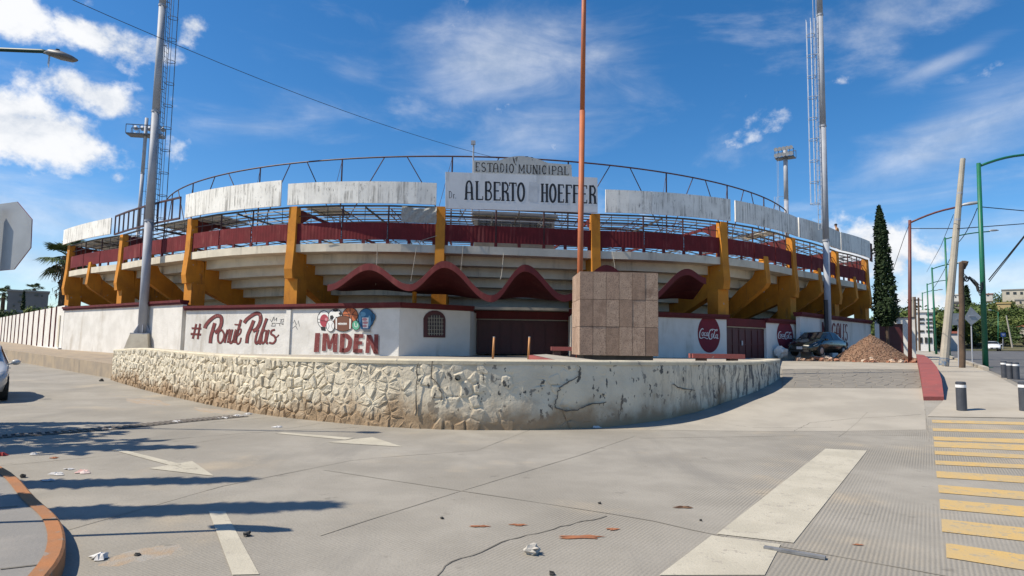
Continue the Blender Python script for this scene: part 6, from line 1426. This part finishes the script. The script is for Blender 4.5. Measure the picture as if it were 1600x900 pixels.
def house(name, u0, u1, D, vb, vt, col, label, wins=(), roof=None, depth=8, cat='house', roofm=None, flat=True):
    c = at((u0 + u1) / 2, vb, D); f = V2(c.x, c.y).normalized(); e = V2(f.y, -f.x); rz = math.atan2(e.y, e.x); on = lambda u, v: onplane(u, v, c, f)
    a, b = on(u0, vb), on(u1, vb); W = (b - a).dot(e); zt = on((u0 + u1) / 2, vt).z; z0 = min(a.z, b.z) - 1.5; mid = (a + b) / 2; mid.z = 0; cc = mid + f * (depth / 2)
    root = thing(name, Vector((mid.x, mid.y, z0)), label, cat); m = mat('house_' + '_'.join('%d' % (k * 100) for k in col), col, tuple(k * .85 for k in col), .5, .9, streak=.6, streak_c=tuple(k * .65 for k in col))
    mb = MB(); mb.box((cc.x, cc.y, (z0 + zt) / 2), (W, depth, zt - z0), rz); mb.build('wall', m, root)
    for (ua, ub, va, vb2) in wins:
        p, q = on(ua, vb2), on(ub, va); w_, h_ = abs((q - p).dot(e)), abs(q.z - p.z); o = (p + q) / 2; o1, o2 = o - f * .02, o - f * .105
        mb = MB(); mb.box((o1.x, o1.y, o.z), (w_, .16, h_), rz); w = mb.build('window', mat('window_frame', (.16, .15, .14), None), root)
        mb = MB(); mb.box((o2.x, o2.y, o.z), (w_ * .84, .03, h_ * .84), rz); mb.build('pane', M_GLASS, w)
    mb = MB(); mb.box((cc.x, cc.y, zt + .15), (W + .4, depth + .4, .3), rz); mb.build('roof', roofm or m, root); return root
RT = mat('tile_roof', (.33, .12, .06), (.27, .10, .055), 1, .9); RG = mat('grey_roof', (.22, .21, .20), (.28, .27, .25), .8, .9)
house('hilltop_house', 1566, 1612, 200, 463, 453, (.50, .46, .38), 'long cream house on the hilltop at the right edge', [(1572, 1577, 456, 460), (1583, 1588, 456, 460), (1594, 1598, 456, 460)], roofm=RG)
house('hilltop_house', 1587, 1612, 170, 476, 469, (.46, .40, .32), 'beige house below the hilltop at the right edge', [(1593, 1596, 471, 474)], roofm=RG)
house('hilltop_house', 1538, 1551, 200, 463, 460, (.55, .52, .48), 'small white house among trees right of the green lamp', [(1542, 1545, 461, 462.5)], roofm=RT)
house('hilltop_house', 1558, 1579, 160, 477, 474.5, (.44, .33, .16), 'low ochre wall house half hidden by hillside trees', [], roofm=mat('ochre_roof', (.45, .33, .15), None))
house('hilltop_house', 1490, 1499, 185, 466, 461, (.62, .60, .56), 'white roofed house on the skyline left of the wooden pole', [(1492, 1494, 463, 465)], roofm=mat('white_roof', (.6, .58, .55), None))
house('hilltop_house', 1485, 1500, 150, 483, 472.5, (.20, .17, .145), 'brown house between the leaning pole and wooden pole', [(1488, 1491, 475, 478), (1494, 1497, 475, 478)], roofm=RG)
house('roadside_house', 1589, 1604, 118, 514, 511, (.55, .5, .42), 'small house with orange tiled roof at the right edge', [], roofm=RT, depth=4)
house('striped_building', 1433, 1459, 86, 541, 488, (.66, .65, .63), 'white building with stripe windows beyond the gatehouse', [(1447, 1457, 490, 492.5), (1447, 1457, 497.5, 500), (1447, 1457, 503, 505.5), (1436, 1444, 497, 500), (1436, 1444, 503.5, 506), (1447, 1457, 510, 512), (1436, 1444, 516, 519), (1447, 1457, 516, 519), (1437, 1441, 527, 536), (1445, 1449, 527, 536), (1452, 1456, 527, 536)], depth=10, cat='building', roofm=M_WHITE)
house('low_wall', 1478, 1499, 92, 541, 521, (.55, .53, .50), 'low white roadside wall with red coping behind the leaning pole', [], depth=1, cat='wall', roofm=mat('red_coping', (.33, .1, .07), None))
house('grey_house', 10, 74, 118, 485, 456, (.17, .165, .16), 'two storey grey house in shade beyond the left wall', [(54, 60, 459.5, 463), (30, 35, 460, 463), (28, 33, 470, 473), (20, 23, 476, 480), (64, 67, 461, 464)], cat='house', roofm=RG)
mb = MB()
house('flat_roofed_shed', 8, 36, 96, 497, 487.5, (.30, .30, .29), 'low flat roofed shed just over the left boundary wall', [(12, 18, 489, 494)], cat='shed', roofm=RG, depth=5)
for i, (u, D, s, lab) in enumerate([(66, 90, 3.6, 'dark shrub behind the left wall near the big palm'), (80, 84, 3.4, 'dark shrub under the big palm'), (2, 90, 3.3, 'yellow green shrub at the left edge behind the wall')]):
    p = at(u, 500, D); tree_at((p.x, p.y, 2.2), s, i, lab, None, .9, name='shrub')
# blue sign and tilted post on the far side
root = thing('road_sign', hillp(1567, 106), 'small blue road sign by the far hedge', 'traffic sign'); p = at(1567, 523, 99); q = at(1567, 545, 99)
mb = MB(); mb.tube([q, at(1567, 520, 99)], .05, 6); mb.build('post', M_GALV, root, org=ORG[root.name]); mb = MB(); mb.box((p.x, p.y - .08, p.z), (.72, .05, .62)); mb.build('plate', mat('sign_blue', (.02, .07, .26), None, rough=.5), root)
mb = MB(); mb.box((p.x, p.y - .115, p.z + .08), (.40, .02, .07)); mb.box((p.x, p.y - .115, p.z - .08), (.28, .02, .06)); mb.build('print', M_MWHITE, root)
q = at(1581.5, 541, 88); t = at(1572.5, 494, 88); root = thing('utility_pole', q, 'thin pale pole leaning left before the far hedge', 'utility pole')
mb = MB(); mb.tube([q - (t - q) * .05, t], .11, 8, .08); mb.build('shaft', M_PALE, root); mb = MB(); mb.tube([t, t + Vector((0, 0, .06))], .09, 8); mb.build('cap', M_GALV, root)
lamp('street_lamp', 1559.5, 540, 487, M_GREEN, 'short green lamp post on the far side of the avenue', dict(u=1549, v=484, hl=.5), D=100, r=.07)
for u, D, vt, lab in ((1428, 60, 464, 'pale bare pole just right of the brown lamp'), (1431.5, 70, 464, 'dark thin pole behind the gatehouse side wall'), (1437, 78, 465, 'slanting dark pole left of the striped building')):
    q = at(u, 548, D); t = at(u - 2, vt, D); root = thing('utility_pole', q, lab, 'utility pole', 'distant poles beyond the gatehouse'); mb = MB(); mb.tube([q, t], .13, 8, .1); mb.build('shaft', M_PALE if u == 1428 else M_WOOD, root); mb = MB(); mb.beam(t + Vector((-.5, 0, -.3)), t + Vector((.5, 0, -.3)), .08, .08); mb.build('crossarm', M_WOOD, root)

# ================================================================== LITTER ON THE ROAD
mPap = mat('litter_paper', (.62, .61, .60), (.48, .47, .46), 14, .8); mOr = mat('orange_scrap', (.34, .13, .055), (.25, .10, .05), 9, .9); mStn = mat('pale_stone', (.46, .43, .38), (.36, .335, .29), 8, .9, .4, 30)
def crumple(name, u, v, r, h, m, label, seed, cat='litter', group='litter on the road', n=9):
    p = ong(u, v); rnd = random.Random(seed); mb = MB(); k = 15; vs = [p + Vector((0, 0, h))]
    for ring_, rr in ((0, .5), (1, 1.0)):
        for i in range(k): a = 2 * math.pi * i / k; q = rr * rnd.uniform(.45, 1.4); vs.append(p + Vector((r[0] * q * math.cos(a), r[1] * q * math.sin(a), h * rnd.uniform(.3, 1.2) if ring_ == 0 else .007)))
    mb.add(vs, [(0, 1 + i, 1 + (i + 1) % k) for i in range(k)] + [(1 + i, 1 + k + i, 1 + k + (i + 1) % k, 1 + (i + 1) % k) for i in range(k)]); return tag(mb.build(name, m), label, cat, group)
for i, (u, v, rx, ry, h, m, nm, lab) in enumerate([(157, 874, .085, .07, .04, mPap, 'crumpled_wrapper', 'crumpled white wrapper near the bottom left corner'), (907, 841, .19, .055, .012, mOr, 'rust_scrap', 'largest flat orange scrap right of centre'), (750, 824, .085, .03, .012, mOr, 'rust_scrap', 'orange scrap left of the pale stone'), (810, 821, .075, .03, .01, mOr, 'rust_scrap', 'orange scrap just above the long crack'),
      (1068, 794, .11, .03, .02, mat('dry_leaf', (.10, .05, .03), (.16, .09, .05), 9), 'dry_leaf', 'dark dry leaf right of centre on the road'), (958, 828, .06, .03, .008, mOr, 'rust_scrap', 'faint orange scrap above the largest one'), (90, 742, .10, .06, .03, mPap, 'paper_scrap', 'white paper scrap at left between tree shadows'), (132, 740, .09, .06, .04, mat('pink_paper', (.55, .33, .30), (.6, .5, .46), 9), 'paper_scrap', 'pinkish paper scrap right of the white one'),
      (76, 752, .10, .06, .02, mPap, 'paper_scrap', 'thin pale scrap inside the broad tree shadow'), (85, 716, .06, .05, .02, mOr, 'rust_scrap', 'small red scrap near the third shadow'), (52, 711, .05, .04, .03, mPap, 'paper_scrap', 'tiny white scrap in the third shadow'), (3, 713, .07, .06, .05, mat('red_litter', (.35, .04, .04), None), 'plastic_scrap', 'small red plastic scrap at the left edge'),
      (108, 734, .07, .05, .02, mPap, 'paper_scrap', 'pale bluish scrap above the paper pair'), (349, 654, .14, .10, .03, mPap, 'paper_scrap', 'white paper scrap at the drain end under the rubble wall'), (372, 651, .16, .10, .04, mPap, 'paper_scrap', 'larger white paper scrap near the rubble wall foot'), (388, 648, .10, .08, .04, mPap, 'paper_scrap', 'rightmost white scrap of the three by the drain end'),
      (276, 660, .13, .08, .03, mPap, 'paper_scrap', 'white scrap lying on the drain grating'), (168, 671, .1, .06, .02, mPap, 'paper_scrap', 'small pale scrap on the left part of the drain'), (434, 668, .12, .05, .03, mPap, 'paper_scrap', 'pale scrap right of the drain near the arrow'), (932, 669, .09, .06, .04, mPap, 'paper_scrap', 'pale scrap at the foot of the whitewashed wall'), (1340, 853, .05, .02, .006, mOr, 'rust_scrap', 'tiny brown fleck beside the metal strip')]):
    crumple(nm, u, v, (rx, ry), h, m, lab, i + 40)
for i, (u, v, s, m, lab) in enumerate([(831, 867, .055, mStn, 'pale grey stone lying below the orange scraps'), (386, 838, .030, mat('dark_stone', (.035, .033, .03), (.06, .055, .05), 9), 'small dark stone beside the white lane line'), (159, 596, .07, MATS['dark_stone'], 'dark lump on the far left road'), (36, 747, .032, MATS['dark_stone'], 'dark stone in the broad shadow at left'), (215, 870, .02, MATS['dark_stone'], 'dark pebble on the sandy patch'), (691, 811, .015, MATS['dark_stone'], 'tiny pebble near the road centre'), (937, 788, .016, MATS['dark_stone'], 'tiny pebble below the painted joint'), (1095, 815, .014, MATS['dark_stone'], 'tiny dark pebble left of the band'), (862, 899, .02, MATS['dark_stone'], 'dark pebble at the bottom edge')]):
    p = ong(u, v); mb = MB(); mb.blob((p.x, p.y, p.z + s * .55), (s * 1.15, s, s * .8), i + 3, 8, 6, .8); tag(mb.build('stone', m), lab, 'stone', 'loose stones on the road')
a, b = ong(1194, 858), ong(1290, 875); mb = MB(); mb.beam(a + Vector((0, 0, .012)), b + Vector((0, 0, .016)), .055, .02); tag(mb.build('metal_strip', mat('dull_metal', (.13, .13, .13), (.2, .2, .2), 8, .5)), 'flat dark metal strip lying across the cream band', 'metal strip')
def sandpatch(c, rx, ry, seed, name, label, m, dz=.006, rot=0.0):
    p = ong(*c); mb = MB(); k = 40; vs = [p + Vector((0, 0, dz + .004))]
    for i in range(k):
        a = 2 * math.pi * i / k; q = 1 + .5 * mnoise.noise((math.cos(a) * 2 + seed, math.sin(a) * 2, 0)) + .2 * mnoise.noise((math.cos(a) * 7 + seed, math.sin(a) * 7, 0)); x, y = rx * q * math.cos(a), ry * q * math.sin(a)
        x, y = x * math.cos(rot) - y * math.sin(rot), x * math.sin(rot) + y * math.cos(rot); vs.append(Vector((p.x + x, p.y + y, gz(p.x + x, p.y + y) - .004)))
    mb.add(vs, [(0, 1 + i, 1 + (i + 1) % k) for i in range(k)]); tag(mb.build(name, m, smooth=True), label, 'sand', kind='stuff')
mSand = mat('orange_sand', (.345, .255, .17), (.31, .29, .255), 5, .95, .5, 60)
sandpatch((222, 868), .24, .42, 3, 'sand_patch', 'thin drift of orange sand on the lower left road', mSand, rot=-.5)
sandpatch((230, 628), 1.7, .5, 5, 'sand_drift', 'sandy wash at the foot of the rubble wall', mSand, rot=-.75)
sandpatch((330, 642), 1.2, .35, 8, 'sand_drift', 'sandy wash near the drain end', mSand, rot=-.7)
